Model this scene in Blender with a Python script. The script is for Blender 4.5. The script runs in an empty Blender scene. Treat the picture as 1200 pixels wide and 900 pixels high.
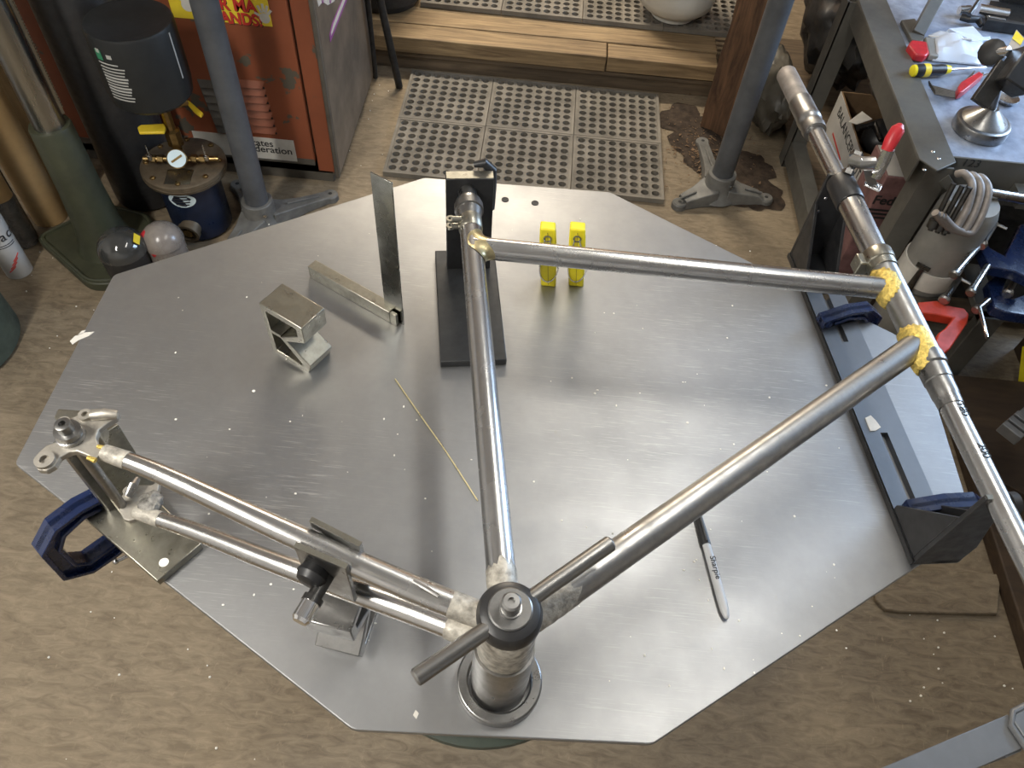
import bpy, bmesh, math, random
from mathutils import Vector, Matrix
V = Vector
R = random.Random(7)
sc = bpy.context.scene
C = sc.collection

# ------------------------------------------------------------------ camera
FPX = 905.0
CAMZ = 1.70
down = V((535.0 - 600.0, -(1123.0 - 450.0), -FPX)).normalized()
upc = -down
fw = V((0, 0, -1))
yc = (fw - upc * fw.dot(upc)).normalized()
xc = yc.cross(upc)
M3 = Matrix((xc, yc, upc))            # rows: world axes in camera space
cam_d = bpy.data.cameras.new('camera')
cam = bpy.data.objects.new('camera', cam_d)
C.objects.link(cam)
cam_d.sensor_fit = 'HORIZONTAL'
cam_d.sensor_width = 36.0
cam_d.lens = FPX / 1200.0 * 36.0
cam_d.clip_start = 0.02
cam.matrix_world = Matrix.Translation((0, 0, CAMZ)) @ M3.to_4x4()
sc.camera = cam

# ------------------------------------------------------------------ world, light, exposure
w = bpy.data.worlds.new('world')
sc.world = w
w.use_nodes = True
w.node_tree.nodes['Background'].inputs[0].default_value = (0.80, 0.86, 1.0, 1)
w.node_tree.nodes['Background'].inputs[1].default_value = 0.35
sc.view_settings.view_transform = 'Standard'
sc.view_settings.look = 'None'
sc.view_settings.gamma = 1.0
sc.view_settings.use_curve_mapping = False
sc.view_settings.exposure = 0.6

def area(name, loc, target, sx, sy, power, col):
    d = bpy.data.lights.new(name, 'AREA')
    d.shape = 'RECTANGLE'; d.size = sx; d.size_y = sy
    d.energy = power; d.color = col
    o = bpy.data.objects.new(name, d); C.objects.link(o)
    o.location = loc
    o.rotation_euler = (V(target) - V(loc)).to_track_quat('-Z', 'Y').to_euler()
    return o
# daylight through the window in the right-hand wall
area('window_daylight', (2.52, 2.05, 1.55), (0.2, 1.0, 0.6), 1.2, 1.1, 46, (0.50, 0.70, 1.0))

# ------------------------------------------------------------------ pixel -> place helpers (the photograph's own perspective)
def ray(px, py):
    return M3 @ V((px - 600.0, -(py - 450.0), -FPX))
O = V((0, 0, CAMZ))
def P(px, py, z):
    r = ray(px, py); return O + r * ((z - CAMZ) / r.z)
def PY(px, py, y):
    r = ray(px, py); return O + r * (y / r.y)
def PX(px, py, x):
    r = ray(px, py); return O + r * (x / r.x)

# ------------------------------------------------------------------ materials
MATS = {}
def nt(name):
    m = bpy.data.materials.new(name); m.use_nodes = True
    n = m.node_tree.nodes; l = m.node_tree.links
    b = n['Principled BSDF']
    MATS[name] = m
    return m, n, l, b
def noise(n, l, scale, detail=4, rough=0.55, stretch=None, rot=(0, 0, 0), dist=0.0):
    tc = n.new('ShaderNodeTexCoord')
    mp = n.new('ShaderNodeMapping')
    l.new(tc.outputs['Object'], mp.inputs[0])
    if stretch: mp.inputs['Scale'].default_value = stretch
    mp.inputs['Rotation'].default_value = rot
    t = n.new('ShaderNodeTexNoise')
    t.inputs['Scale'].default_value = scale
    t.inputs['Detail'].default_value = detail
    t.inputs['Roughness'].default_value = rough
    t.inputs['Distortion'].default_value = dist
    l.new(mp.outputs[0], t.inputs['Vector'])
    return t.outputs['Fac']
def ramp(n, l, fac, stops):
    r = n.new('ShaderNodeValToRGB')
    e = r.color_ramp.elements
    while len(e) < len(stops): e.new(0.5)
    for el, (p, c) in zip(e, stops):
        el.position = p
        el.color = (c, c, c, 1) if isinstance(c, (int, float)) else (*c, 1)
    l.new(fac, r.inputs[0])
    return r.outputs[0]
def mixc(n, l, fac, a, b):
    m = n.new('ShaderNodeMix'); m.data_type = 'RGBA'
    if isinstance(fac, float): m.inputs[0].default_value = fac
    else: l.new(fac, m.inputs[0])
    for s, v in ((6, a), (7, b)):
        if isinstance(v, tuple): m.inputs[s].default_value = (*v, 1)
        else: l.new(v, m.inputs[s])
    return m.outputs[2]
def bump(n, l, b, h, strength, dist=0.002):
    bp = n.new('ShaderNodeBump'); bp.inputs['Strength'].default_value = strength
    bp.inputs['Distance'].default_value = dist
    l.new(h, bp.inputs['Height']); l.new(bp.outputs[0], b.inputs['Normal'])
def plain(name, col, rough=0.5, metal=0.0, var=0.25, scale=30, bmp=0.0, spec=0.5, stretch=None, rvar=0.1, coat=0.0):
    m, n, l, b = nt(name)
    f = noise(n, l, scale, 5, 0.6, stretch)
    lo = tuple(max(0, c * (1 - var)) for c in col); hi = tuple(min(1, c * (1 + var)) for c in col)
    l.new(ramp(n, l, f, [(0.3, lo), (0.7, hi)]), b.inputs['Base Color'])
    l.new(ramp(n, l, f, [(0.3, min(1, rough + rvar)), (0.7, max(0.02, rough - rvar))]), b.inputs['Roughness'])
    b.inputs['Metallic'].default_value = metal
    b.inputs['Specular IOR Level'].default_value = spec
    b.inputs['Coat Weight'].default_value = coat
    if bmp: bump(n, l, b, f, bmp)
    return m
def emit(name, col, s):
    m, n, l, b = nt(name)
    b.inputs['Base Color'].default_value = (*col, 1)
    b.inputs['Emission Color'].default_value = (*col, 1)
    b.inputs['Emission Strength'].default_value = s
    return m

def make_alu():
    m, n, l, b = nt('plate_aluminium')
    cloud = noise(n, l, 5.0, 6, 0.65)
    base = ramp(n, l, cloud, [(0.28, (0.275, 0.278, 0.282)), (0.5, (0.335, 0.337, 0.34)), (0.72, (0.40, 0.402, 0.405))])
    rg = ramp(n, l, cloud, [(0.3, 0.48), (0.7, 0.40)])
    col = base
    sc_sum = None
    for i, (rz, sx, sy, sca) in enumerate(((0.5, 1, 34, 22), (-0.9, 1, 40, 19), (1.35, 1, 30, 26), (-0.3, 1, 44, 17))):
        f = noise(n, l, sca, 3, 0.5, (sx, sy, 1), (0, 0, rz), 0.2)
        k = ramp(n, l, f, [(0.64, 0.0), (0.71, 0.75)])
        if sc_sum is None: sc_sum = k
        else:
            a = n.new('ShaderNodeMath'); a.operation = 'MAXIMUM'
            l.new(sc_sum, a.inputs[0]); l.new(k, a.inputs[1]); sc_sum = a.outputs[0]
    # scratches only in worn patches
    patch = ramp(n, l, noise(n, l, 3.3, 3, 0.5), [(0.42, 0.0), (0.62, 1.0)])
    mm = n.new('ShaderNodeMath'); mm.operation = 'MULTIPLY'
    l.new(sc_sum, mm.inputs[0]); l.new(patch, mm.inputs[1])
    col = mixc(n, l, mm.outputs[0], base, (0.52, 0.52, 0.51))
    # small stains
    st = ramp(n, l, noise(n, l, 26, 4, 0.7), [(0.69, 0.0), (0.78, 1.0)])
    col = mixc(n, l, st, col, (0.32, 0.315, 0.30))
    l.new(col, b.inputs['Base Color'])
    rr = n.new('ShaderNodeMath'); rr.operation = 'ADD'
    ms = n.new('ShaderNodeMath'); ms.operation = 'MULTIPLY'; ms.inputs[1].default_value = 0.12
    l.new(mm.outputs[0], ms.inputs[0]); l.new(rg, rr.inputs[0]); l.new(ms.outputs[0], rr.inputs[1])
    l.new(rr.outputs[0], b.inputs['Roughness'])
    b.inputs['Metallic'].default_value = 1.0
    grain = noise(n, l, 260, 3, 0.6)
    bump(n, l, b, grain, 0.05, 0.0006)
    return m
make_alu()

def make_floor():
    m, n, l, b = nt('floor_dirty_plywood')
    big = noise(n, l, 1.6, 6, 0.62, dist=0.6)
    strands = noise(n, l, 17, 6, 0.7, (1, 3.2, 1), (0, 0, 0.25), 1.1)
    strand2 = noise(n, l, 22, 6, 0.75, (3.0, 1, 1), (0, 0, 0.5), 1.4)
    c1 = ramp(n, l, big, [(0.28, (0.082, 0.061, 0.039)), (0.5, (0.170, 0.130, 0.084)), (0.74, (0.275, 0.215, 0.140))])
    s = ramp(n, l, strands, [(0.36, 0.0), (0.66, 1.0)])
    c2 = mixc(n, l, s, (0.090, 0.070, 0.047), (0.320, 0.262, 0.182))
    c = mixc(n, l, 0.42, c1, c2)
    wear = ramp(n, l, strand2, [(0.60, 0.0), (0.72, 0.7)])
    c = mixc(n, l, wear, c, (0.31, 0.245, 0.165))
    l.new(c, b.inputs['Base Color'])
    l.new(ramp(n, l, big, [(0.3, 0.42), (0.7, 0.75)]), b.inputs['Roughness'])
    b.inputs['Specular IOR Level'].default_value = 0.35
    bump(n, l, b, strands, 0.25, 0.002)
    return m
make_floor()

def wood(name, dark, light, sx=(1, 14, 14), scale=4, rough=0.65, knots=0.5):
    m, n, l, b = nt(name)
    g = noise(n, l, scale, 6, 0.65, sx, dist=0.8)
    big = noise(n, l, 3, 4, 0.6)
    c = ramp(n, l, g, [(0.28, dark), (0.5, tuple((a + c_) / 2 for a, c_ in zip(dark, light))), (0.72, light)])
    k = ramp(n, l, big, [(0.35, 0.0), (0.75, knots)])
    c = mixc(n, l, k, c, dark)
    l.new(c, b.inputs['Base Color'])
    b.inputs['Roughness'].default_value = rough
    bump(n, l, b, g, 0.3, 0.003)
    return m
wood('step_wood', (0.10, 0.062, 0.030), (0.40, 0.285, 0.150))
wood('riser_wood', (0.05, 0.035, 0.022), (0.17, 0.122, 0.075))
wood('timber', (0.035, 0.016, 0.008), (0.22, 0.115, 0.055), (9, 9, 1), 5, 0.8, 0.7)
wood('panel_wood', (0.020, 0.011, 0.005), (0.075, 0.045, 0.022), (1, 4, 9), 5, 0.7, 0.7)
wood('board_wood', (0.16, 0.10, 0.045), (0.40, 0.28, 0.14), (12, 12, 1), 4)

plain('tube_steel', (0.50, 0.495, 0.485), 0.26, 1.0, 0.10, 25, 0.0, rvar=0.05)
plain('tube_steel_dull', (0.37, 0.365, 0.355), 0.36, 1.0, 0.20, 40, 0.02)
plain('machined_steel', (0.26, 0.257, 0.25), 0.34, 1.0, 0.22, 50, 0.02)
plain('dark_steel', (0.085, 0.083, 0.080), 0.34, 0.9, 0.3, 40, 0.02)
plain('bar_steel', (0.23, 0.24, 0.255), 0.34, 1.0, 0.12, 8, rvar=0.03)
plain('chrome', (0.80, 0.80, 0.80), 0.07, 1.0, 0.04, 20, rvar=0.02)
plain('tan_steel', (0.33, 0.315, 0.265), 0.34, 1.0, 0.25, 60, 0.04)
plain('blade_steel', (0.22, 0.22, 0.20), 0.24, 1.0, 0.5, 22, 0.0)
plain('brass_fillet', (0.60, 0.45, 0.12), 0.36, 0.7, 0.40, 220, 1.0)
plain('brass_thin', (0.42, 0.36, 0.21), 0.36, 0.9, 0.25, 90, 0.15)
plain('brass', (0.28, 0.195, 0.085), 0.34, 1.0, 0.3, 60, 0.05)
plain('filler_rod', (0.75, 0.66, 0.38), 0.3, 0.8, 0.1)
plain('flux', (0.40, 0.375, 0.325), 0.55, 0.35, 0.45, 110, 0.7)
plain('flux_crust', (0.22, 0.21, 0.19), 0.6, 0.3, 0.6, 150, 0.9)
plain('black_paint', (0.020, 0.020, 0.021), 0.38, 0.0, 0.3, 60, 0.04)
plain('black_satin', (0.030, 0.031, 0.032), 0.44, 0.3, 0.35, 40)
plain('black_plastic', (0.014, 0.014, 0.015), 0.45)
plain('canister_black', (0.017, 0.018, 0.018), 0.5, 0.0, 0.25, 9, spec=0.3)
plain('blue_paint', (0.006, 0.015, 0.058), 0.26, 0.0, 0.25, 50, 0.10, coat=0.3)
plain('navy_paint', (0.008, 0.013, 0.030), 0.35, 0.0, 0.3)
plain('red_paint', (0.50, 0.045, 0.020), 0.42, 0.0, 0.25, 30)
plain('red_plastic', (0.46, 0.022, 0.030), 0.35)
plain('yellow_plastic', (0.78, 0.66, 0.02), 0.38, 0.0, 0.08, 30)
plain('yellow_paint', (0.72, 0.52, 0.03), 0.4, 0.0, 0.1)
plain('yellow_sticker', (0.78, 0.60, 0.04), 0.45, 0.0, 0.08, 15)
plain('white_sticker', (0.58, 0.56, 0.51), 0.5, 0.0, 0.10, 30)
plain('white_paint', (0.62, 0.61, 0.58), 0.4, 0.0, 0.08, 8)
plain('white_dirty', (0.21, 0.204, 0.186), 0.5, 0.0, 0.2, 9)
plain('pen_grey', (0.52, 0.53, 0.54), 0.38, 0.0, 0.05)
plain('ink_black', (0.012, 0.012, 0.013), 0.6, 0.0, 0.0)
plain('ink_red', (0.55, 0.04, 0.03), 0.5, 0.0, 0.0)
plain('ink_green', (0.03, 0.20, 0.10), 0.5, 0.0, 0.0)
plain('ink_white', (0.42, 0.42, 0.40), 0.5, 0.0, 0.0)
plain('ink_purple', (0.27, 0.07, 0.26), 0.5, 0.0, 0.0)
plain('tank_white', (0.52, 0.51, 0.46), 0.42, 0.0, 0.14, 6, 0.02)
plain('grey_pole', (0.075, 0.080, 0.088), 0.44, 0.0, 0.30, 10, 0.05)
plain('grey_casting', (0.120, 0.118, 0.110), 0.55, 0.0, 0.30, 22, 0.12)
plain('grey_frame', (0.085, 0.082, 0.072), 0.48, 0.0, 0.2, 12, 0.03)
plain('grey_sheet', (0.17, 0.175, 0.18), 0.42, 0.3, 0.15, 12)
plain('olive_paint', (0.040, 0.043, 0.025), 0.50, 0.0, 0.3, 14, 0.06)
plain('green_drum', (0.050, 0.065, 0.050), 0.5, 0.0, 0.35, 20, 0.05)
plain('column_steel', (0.36, 0.35, 0.32), 0.28, 1.0, 0.22, 9, stretch=(1, 1, 0.1))
plain('cabinet_side', (0.145, 0.118, 0.092), 0.48, 0.1, 0.35, 5, 0.03)
plain('cabinet_trim', (0.10, 0.090, 0.075), 0.5, 0.2, 0.3, 12)
plain('cardboard', (0.36, 0.235, 0.105), 0.75, 0.0, 0.15, 12)
plain('cardboard_dark', (0.20, 0.125, 0.065), 0.8, 0.0, 0.2, 12)
plain('carton_white', (0.46, 0.445, 0.42), 0.7, 0.0, 0.12, 10)
plain('carton_red', (0.15, 0.075, 0.072), 0.7, 0.0, 0.35, 24)
plain('grey_tape', (0.13, 0.125, 0.12), 0.3, 0.4, 0.4, 40, 0.5)
plain('rubber_mat', (0.150, 0.135, 0.112), 0.75, 0.0, 0.30, 8, 0.15)
plain('lid_bronze', (0.135, 0.105, 0.070), 0.48, 0.5, 0.35, 20, 0.1)
plain('bench_top', (0.25, 0.29, 0.37), 0.42, 0.2, 0.35, 22)
plain('dust', (0.16, 0.10, 0.055), 0.9, 0.0, 0.5, 50)
plain('chip', (0.80, 0.77, 0.70), 0.6, 0.0, 0.1)
plain('plastic_sheet', (0.075, 0.068, 0.054), 0.4, 0.0, 0.3, 12, 0.2)
plain('dome_grey', (0.20, 0.175, 0.155), 0.25, 0.0, 0.4, 14, 0.05)
plain('ceiling_paint', (0.72, 0.70, 0.66), 0.8, 0.0, 0.2, 2)
plain('wall_brown', (0.36, 0.25, 0.18), 0.8, 0.0, 0.2, 2)
plain('wall_grey', (0.60, 0.585, 0.56), 0.8, 0.0, 0.2, 2)
plain('dull_tan', (0.40, 0.375, 0.33), 0.52, 0.85, 0.2, 60, 0.15)
plain('grip_grey', (0.26, 0.235, 0.215), 0.55, 0.4, 0.2, 40, 0.1)
plain('dark_gloss', (0.035, 0.035, 0.033), 0.07, 0.0, 0.1, 10, coat=0.5, rvar=0.02)
plain('soil', (0.030, 0.018, 0.010), 0.9, 0.0, 0.6, 40, 0.8)
plain('seam_yellow', (0.42, 0.34, 0.02), 0.5, 0.0, 0.1)
plain('handle_grey', (0.30, 0.295, 0.285), 0.34, 1.0, 0.15, 30)
plain('stand_clay', (0.075, 0.068, 0.058), 0.5, 0.0, 0.2)
emit('lamp_tube', (1.0, 0.93, 0.80), 6.0)
emit('window_sky', (0.60, 0.78, 1.0), 2.2)

def make_cabinet_red():
    m, n, l, b = nt('cabinet_red')
    f = noise(n, l, 4, 5, 0.6)
    base = ramp(n, l, f, [(0.3, (0.190, 0.055, 0.026)), (0.7, (0.270, 0.080, 0.036))])
    chip = ramp(n, l, noise(n, l, 7.5, 5, 0.55, dist=0.3), [(0.605, 0.0), (0.612, 1.0)])
    l.new(mixc(n, l, chip, base, (0.095, 0.085, 0.065)), b.inputs['Base Color'])
    b.inputs['Roughness'].default_value = 0.42
make_cabinet_red()

def glassy(name, col, rough, trans, alpha=1.0):
    m, n, l, b = nt(name)
    b.inputs['Base Color'].default_value = (*col, 1)
    b.inputs['Roughness'].default_value = rough
    b.inputs['Transmission Weight'].default_value = trans
    b.inputs['IOR'].default_value = 1.35
    b.inputs['Alpha'].default_value = alpha
    return m
glassy('clear_plastic', (0.75, 0.75, 0.75), 0.08, 0.9)
glassy('bag_plastic', (0.80, 0.86, 0.95), 0.25, 0.35)
glassy('gauge_glass', (0.62, 0.74, 0.78), 0.1, 0.0)

# ------------------------------------------------------------------ mesh builder
def basis(a):
    a = a.normalized()
    t = V((0, 0, 1)) if abs(a.z) < 0.9 else V((1, 0, 0))
    u = t.cross(a).normalized()
    return u, a.cross(u).normalized()

class B:
    def __init__(s): s.bm = bmesh.new()
    def poly(s, pts):
        try: s.bm.faces.new(pts)
        except ValueError: pass
    def box(s, c, size, ux=V((1, 0, 0)), uy=V((0, 1, 0)), uz=None):
        ux = V(ux).normalized(); uy = V(uy).normalized()
        uz = ux.cross(uy) if uz is None else V(uz).normalized()
        c = V(c); vs = []
        for k in (-1, 1):
            for j in (-1, 1):
                for i in (-1, 1):
                    vs.append(s.bm.verts.new(c + ux * (i * size[0] / 2) + uy * (j * size[1] / 2) + uz * (k * size[2] / 2)))
        for f in ((0, 2, 3, 1), (4, 5, 7, 6), (0, 1, 5, 4), (2, 6, 7, 3), (0, 4, 6, 2), (1, 3, 7, 5)):
            s.poly([vs[i] for i in f])
        return s
    def prism(s, pts, t):
        """pts: planar loop of Vectors; t: extrusion Vector"""
        t = V(t)
        a = [s.bm.verts.new(V(p)) for p in pts]; b = [s.bm.verts.new(V(p) + t) for p in pts]
        n = len(pts)
        s.poly(a[::-1]); s.poly(b)
        for i in range(n): s.poly([a[i], a[(i + 1) % n], b[(i + 1) % n], b[i]])
        return s
    def flat(s, pts, z0, z1):
        return s.prism([V((p[0], p[1], z0)) for p in pts], (0, 0, z1 - z0))
    def rings(s, rs, caps=True, closed_u=False):
        rows = [[s.bm.verts.new(p) for p in r] for r in rs]
        m = len(rows[0]); k = len(rows)
        for i in range(k if closed_u else k - 1):
            a = rows[i]; b = rows[(i + 1) % k]
            for j in range(m): s.poly([a[j], a[(j + 1) % m], b[(j + 1) % m], b[j]])
        if caps and not closed_u:
            s.poly(rows[0][::-1]); s.poly(rows[-1])
        return s
    def lathe(s, o, axis, prof, seg=24, caps=True):
        """prof: (t, r) along axis from o"""
        o = V(o); a = V(axis).normalized(); u, v = basis(a)
        rs = []
        for t, r in prof:
            rs.append([o + a * t + (u * math.cos(2 * math.pi * j / seg) + v * math.sin(2 * math.pi * j / seg)) * max(r, 1e-5) for j in range(seg)])
        return s.rings(rs, caps)
    def cyl(s, p0, p1, r0, r1=None, seg=20):
        p0 = V(p0); p1 = V(p1)
        return s.lathe(p0, p1 - p0, [(0, r0), ((p1 - p0).length, r0 if r1 is None else r1)], seg)
    def ring(s, o, axis, ro, ri, h, seg=28):
        """flat washer / annulus"""
        o = V(o); a = V(axis).normalized(); u, v = basis(a)
        def c(t, r): return [o + a * t + (u * math.cos(2 * math.pi * j / seg) + v * math.sin(2 * math.pi * j / seg)) * r for j in range(seg)]
        return s.rings([c(0, ro), c(h, ro), c(h, ri), c(0, ri)], False, True)
    def sweep(s, pts, rad, seg=12, closed=False, flatten=None):
        pts = [V(p) for p in pts]; n = len(pts)
        rad = rad if isinstance(rad, (list, tuple)) else [rad] * n
        rs = []; pu = None
        for i, p in enumerate(pts):
            a = pts[(i + 1) % n] - pts[i - 1] if (closed or 0 < i < n - 1) else (pts[1] - pts[0] if i == 0 else pts[-1] - pts[-2])
            a.normalize()
            if pu is None: u, v = basis(a)
            else:
                u = (pu - a * pu.dot(a)).normalized(); v = a.cross(u)
            pu = u
            rs.append([p + (u * math.cos(2 * math.pi * j / seg) + v * math.sin(2 * math.pi * j / seg)) * rad[i] for j in range(seg)])
        return s.rings(rs, True, closed)
    def ball(s, c, r, sub=2, sc_=(1, 1, 1)):
        mt = Matrix.Translation(V(c)) @ Matrix.Diagonal((r * sc_[0], r * sc_[1], r * sc_[2], 1))
        bmesh.ops.create_icosphere(s.bm, subdivisions=sub, radius=1, matrix=mt); return s
    def dome(s, c, r, h, seg=24, n=8, up=V((0, 0, 1))):
        return s.lathe(c, up, [(h * math.sin(i / n * math.pi / 2), r * math.cos(i / n * math.pi / 2)) for i in range(n + 1)], seg)
    def jitter(s, a):
        for v in s.bm.verts: v.co += V((R.uniform(-a, a), R.uniform(-a, a), R.uniform(-a, a)))
        return s

def wloc(o):
    p = V((0, 0, 0))
    while o: p += o.location; o = o.parent
    return p
def obj(name, b, mat, parent=None, bevel=0.0, smooth=True, ang=35, origin=None):
    bm = b.bm
    bmesh.ops.recalc_face_normals(bm, faces=bm.faces)
    if parent is not None: off = wloc(parent)
    elif origin is not None: off = V(origin)
    else:
        xs = [v.co for v in bm.verts]
        off = V(((min(v.x for v in xs) + max(v.x for v in xs)) / 2, (min(v.y for v in xs) + max(v.y for v in xs)) / 2, min(v.z for v in xs)))
    bmesh.ops.translate(bm, verts=bm.verts, vec=-off)
    me = bpy.data.meshes.new(name); bm.to_mesh(me); bm.free()
    me.materials.append(MATS[mat])
    if smooth:
        me.shade_smooth(); me.set_sharp_from_angle(angle=math.radians(ang))
    o = bpy.data.objects.new(name, me); C.objects.link(o)
    if parent is not None: o.parent = parent
    else: o.location = off
    if bevel:
        md = o.modifiers.new('bevel', 'BEVEL'); md.width = bevel; md.segments = 2
        md.limit_method = 'ANGLE'; md.angle_limit = math.radians(40)
    return o
def tag(o, label, cat, group=None):
    o['label'] = label; o['category'] = cat
    if group: o['group'] = group
    return o
def struct(o, label=None):
    o['kind'] = 'structure'
    if label: o['label'] = label
    return o
def thing(name, label, cat, loc=(0, 0, 0), group=None):
    o = bpy.data.objects.new(name, None); C.objects.link(o); o.location = loc
    o.empty_display_size = 0.05
    return tag(o, label, cat, group)
def dup(o, parent=None):
    c = o.copy(); C.objects.link(c); c.parent = parent
    for ch in list(o.children):
        d = dup(ch, c)
    return c
def text(name, body, o, ux, uy, size, mat, parent, align='LEFT', sx=1.0, lift=0.0006, bold=0.0):
    cu = bpy.data.curves.new(name, 'FONT'); cu.body = body; cu.size = size
    cu.align_x = align; cu.extrude = 0.0003; cu.offset = bold
    t = bpy.data.objects.new(name, cu); C.objects.link(t)
    dg = bpy.context.evaluated_depsgraph_get()
    me = bpy.data.meshes.new_from_object(t.evaluated_get(dg))
    bpy.data.objects.remove(t)
    ux = V(ux).normalized(); uy = V(uy); uy = (uy - ux * uy.dot(ux)).normalized(); n = ux.cross(uy)
    off = wloc(parent)
    for v in me.vertices:
        c = v.co
        v.co = V(o) + ux * (c.x * sx) + uy * c.y + n * (c.z + lift) - off
    me.materials.clear(); me.materials.append(MATS[mat])
    q = bpy.data.objects.new(name, me); C.objects.link(q); q.parent = parent
    return q
def rot2(v, a):
    return V((v[0] * math.cos(a) - v[1] * math.sin(a), v[0] * math.sin(a) + v[1] * math.cos(a)))
Z = V((0, 0, 1))

# ================================================================== THE ROOM
FZ = 0.0          # floor
PZ = 0.84         # top of the jig plate
FR = 1.00         # plane of the bicycle frame
room = (-2.6, 2.6, -1.8, 4.6, 2.55)
fl = struct(obj('floor', B().box((0, 1.4, -0.03), (5.3, 6.5, 0.06)), 'floor_dirty_plywood', origin=(0, 0, 0)), 'dirty brown plywood floor')
# loose sheet let into the floor on the right
hp = [P(1022, 690, 0), P(1024, 705, 0), P(1035, 716, 0), P(1050, 719, 0), P(1166, 722, 0), P(1170, 675, 0), P(1070, 668, 0), P(1030, 672, 0)]
obj('floor_patch', B().flat(hp, 0.0, 0.012), 'floor_dirty_plywood', fl, 0.003)
struct(obj('wall_back', B().box((0, 4.63, 1.3), (5.3, 0.06, 2.6)), 'wall_brown'))
struct(obj('wall_left', B().box((-2.63, 1.4, 1.3), (0.06, 6.4, 2.6)), 'wall_grey'))
struct(obj('wall_front', B().box((0, -1.83, 1.3), (5.3, 0.06, 2.6)), 'wall_grey'))
wr = struct(obj('wall_right', B().box((2.63, 1.4, 0.45), (0.06, 6.4, 0.9)).box((2.63, 1.4, 2.4), (0.06, 6.4, 0.4)).box((2.63, -0.15, 1.55), (0.06, 3.3, 1.3)).box((2.63, 3.65, 1.55), (0.06, 1.9, 1.3)), 'wall_grey'))
wn = struct(obj('window_1', B().box((2.655, 2.1, 1.55), (0.01, 1.2, 1.3)), 'window_sky'))
wf = B()
for y in (1.5, 2.1, 2.7): wf.box((2.62, y, 1.55), (0.05, 0.05, 1.3))
for z in (0.93, 1.55, 2.17): wf.box((2.62, 2.1, z), (0.05, 1.2, 0.05))
obj('window_frame', wf, 'white_dirty', wn)
struct(obj('ceiling', B().box((0, 1.4, 2.58), (5.3, 6.5, 0.06)), 'ceiling_paint'))

def strip_lamp(c, d, L, power, col, label):
    d = V((d[0], d[1], 0)).normalized(); s = V((-d.y, d.x, 0))
    t = thing('strip_lamp', label, 'lamp', (c[0], c[1], c[2]), 'fluorescent ceiling lamps')
    obj('housing', B().box(V(c) + V((0, 0, 0.085)), (L, 0.22, 0.05), d, s), 'white_paint', t, 0.004)
    for k in (-1, 1):
        p = V(c) + s * (0.05 * k) + V((0, 0, 0.03))
        obj('lamp_tube', B().cyl(p - d * (L / 2 - 0.02), p + d * (L / 2 - 0.02), 0.016), 'lamp_tube', t)
    ld = bpy.data.lights.new('strip_lamp_light', 'AREA'); ld.shape = 'RECTANGLE'
    ld.size = L - 0.05; ld.size_y = 0.18; ld.energy = power; ld.color = col
    lo = bpy.data.objects.new('strip_lamp_light', ld); C.objects.link(lo); lo.parent = t
    lo.location = (0, 0, 0.005)
    lo.rotation_euler = (0, 0, math.atan2(d.y, d.x))
strip_lamp((0.52, 1.05, 2.42), (-0.2, 0.98), 1.2, 6.5, (1.0, 0.98, 0.93), 'twin tube ceiling lamp above the jig table')
strip_lamp((-0.35, 3.75, 2.42), (1, 0), 1.2, 58, (1.0, 0.88, 0.70), 'twin tube ceiling lamp above the wooden step')
strip_lamp((-1.25, -0.35, 2.42), (0, 1), 1.2, 38, (1.0, 0.965, 0.90), 'added fill lamp with twin tubes behind the near side of the table')  # unseen lamp added as fill, brightens the near left floor

# ------------------------------------------------------------------ wooden step with planks
st = thing('wooden_step', 'low weathered timber step with a two plank nosing behind the floor mat', 'step', (0, 2.9, 0))
SZ = 0.135
y0, y1, y2 = 2.735, 2.835, 2.945
for i, (x0, x1, ya, yb, z0, z1, m) in enumerate((
        (-1.9, 0.235, y0 - 0.004, y1 - 0.003, 0.075, SZ, 'step_wood'),
        (0.24, 0.655, y0, y1 - 0.003, 0.075, SZ - 0.002, 'step_wood'),
        (-1.9, 0.66, y1 + 0.003, y2 - 0.002, 0.075, SZ + 0.001, 'step_wood'),
        (-1.9, 0.66, y2 + 0.002, y2 + 0.14, 0.08, SZ, 'step_wood'),
        (-1.9, 0.66, y2 + 0.144, y2 + 0.29, 0.08, SZ, 'step_wood'),
        (-1.9, 0.66, y2 + 0.294, y2 + 0.44, 0.08, SZ, 'step_wood'),
        (-1.9, 0.66, y2 + 0.444, 4.5, 0.08, SZ, 'step_wood'))):
    obj('plank', B().box(((x0 + x1) / 2, (ya + yb) / 2, (z0 + z1) / 2), (x1 - x0, yb - ya, z1 - z0)), m, st, 0.003)
obj('riser_board', B().box((-0.62, y0 + 0.03, 0.037), (2.55, 0.03, 0.072)), 'riser_wood', st, 0.002)
obj('riser_strip', B().box((-0.62, y0 + 0.012, 0.062), (2.55, 0.012, 0.016)), 'riser_wood', st, 0.001)

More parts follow.
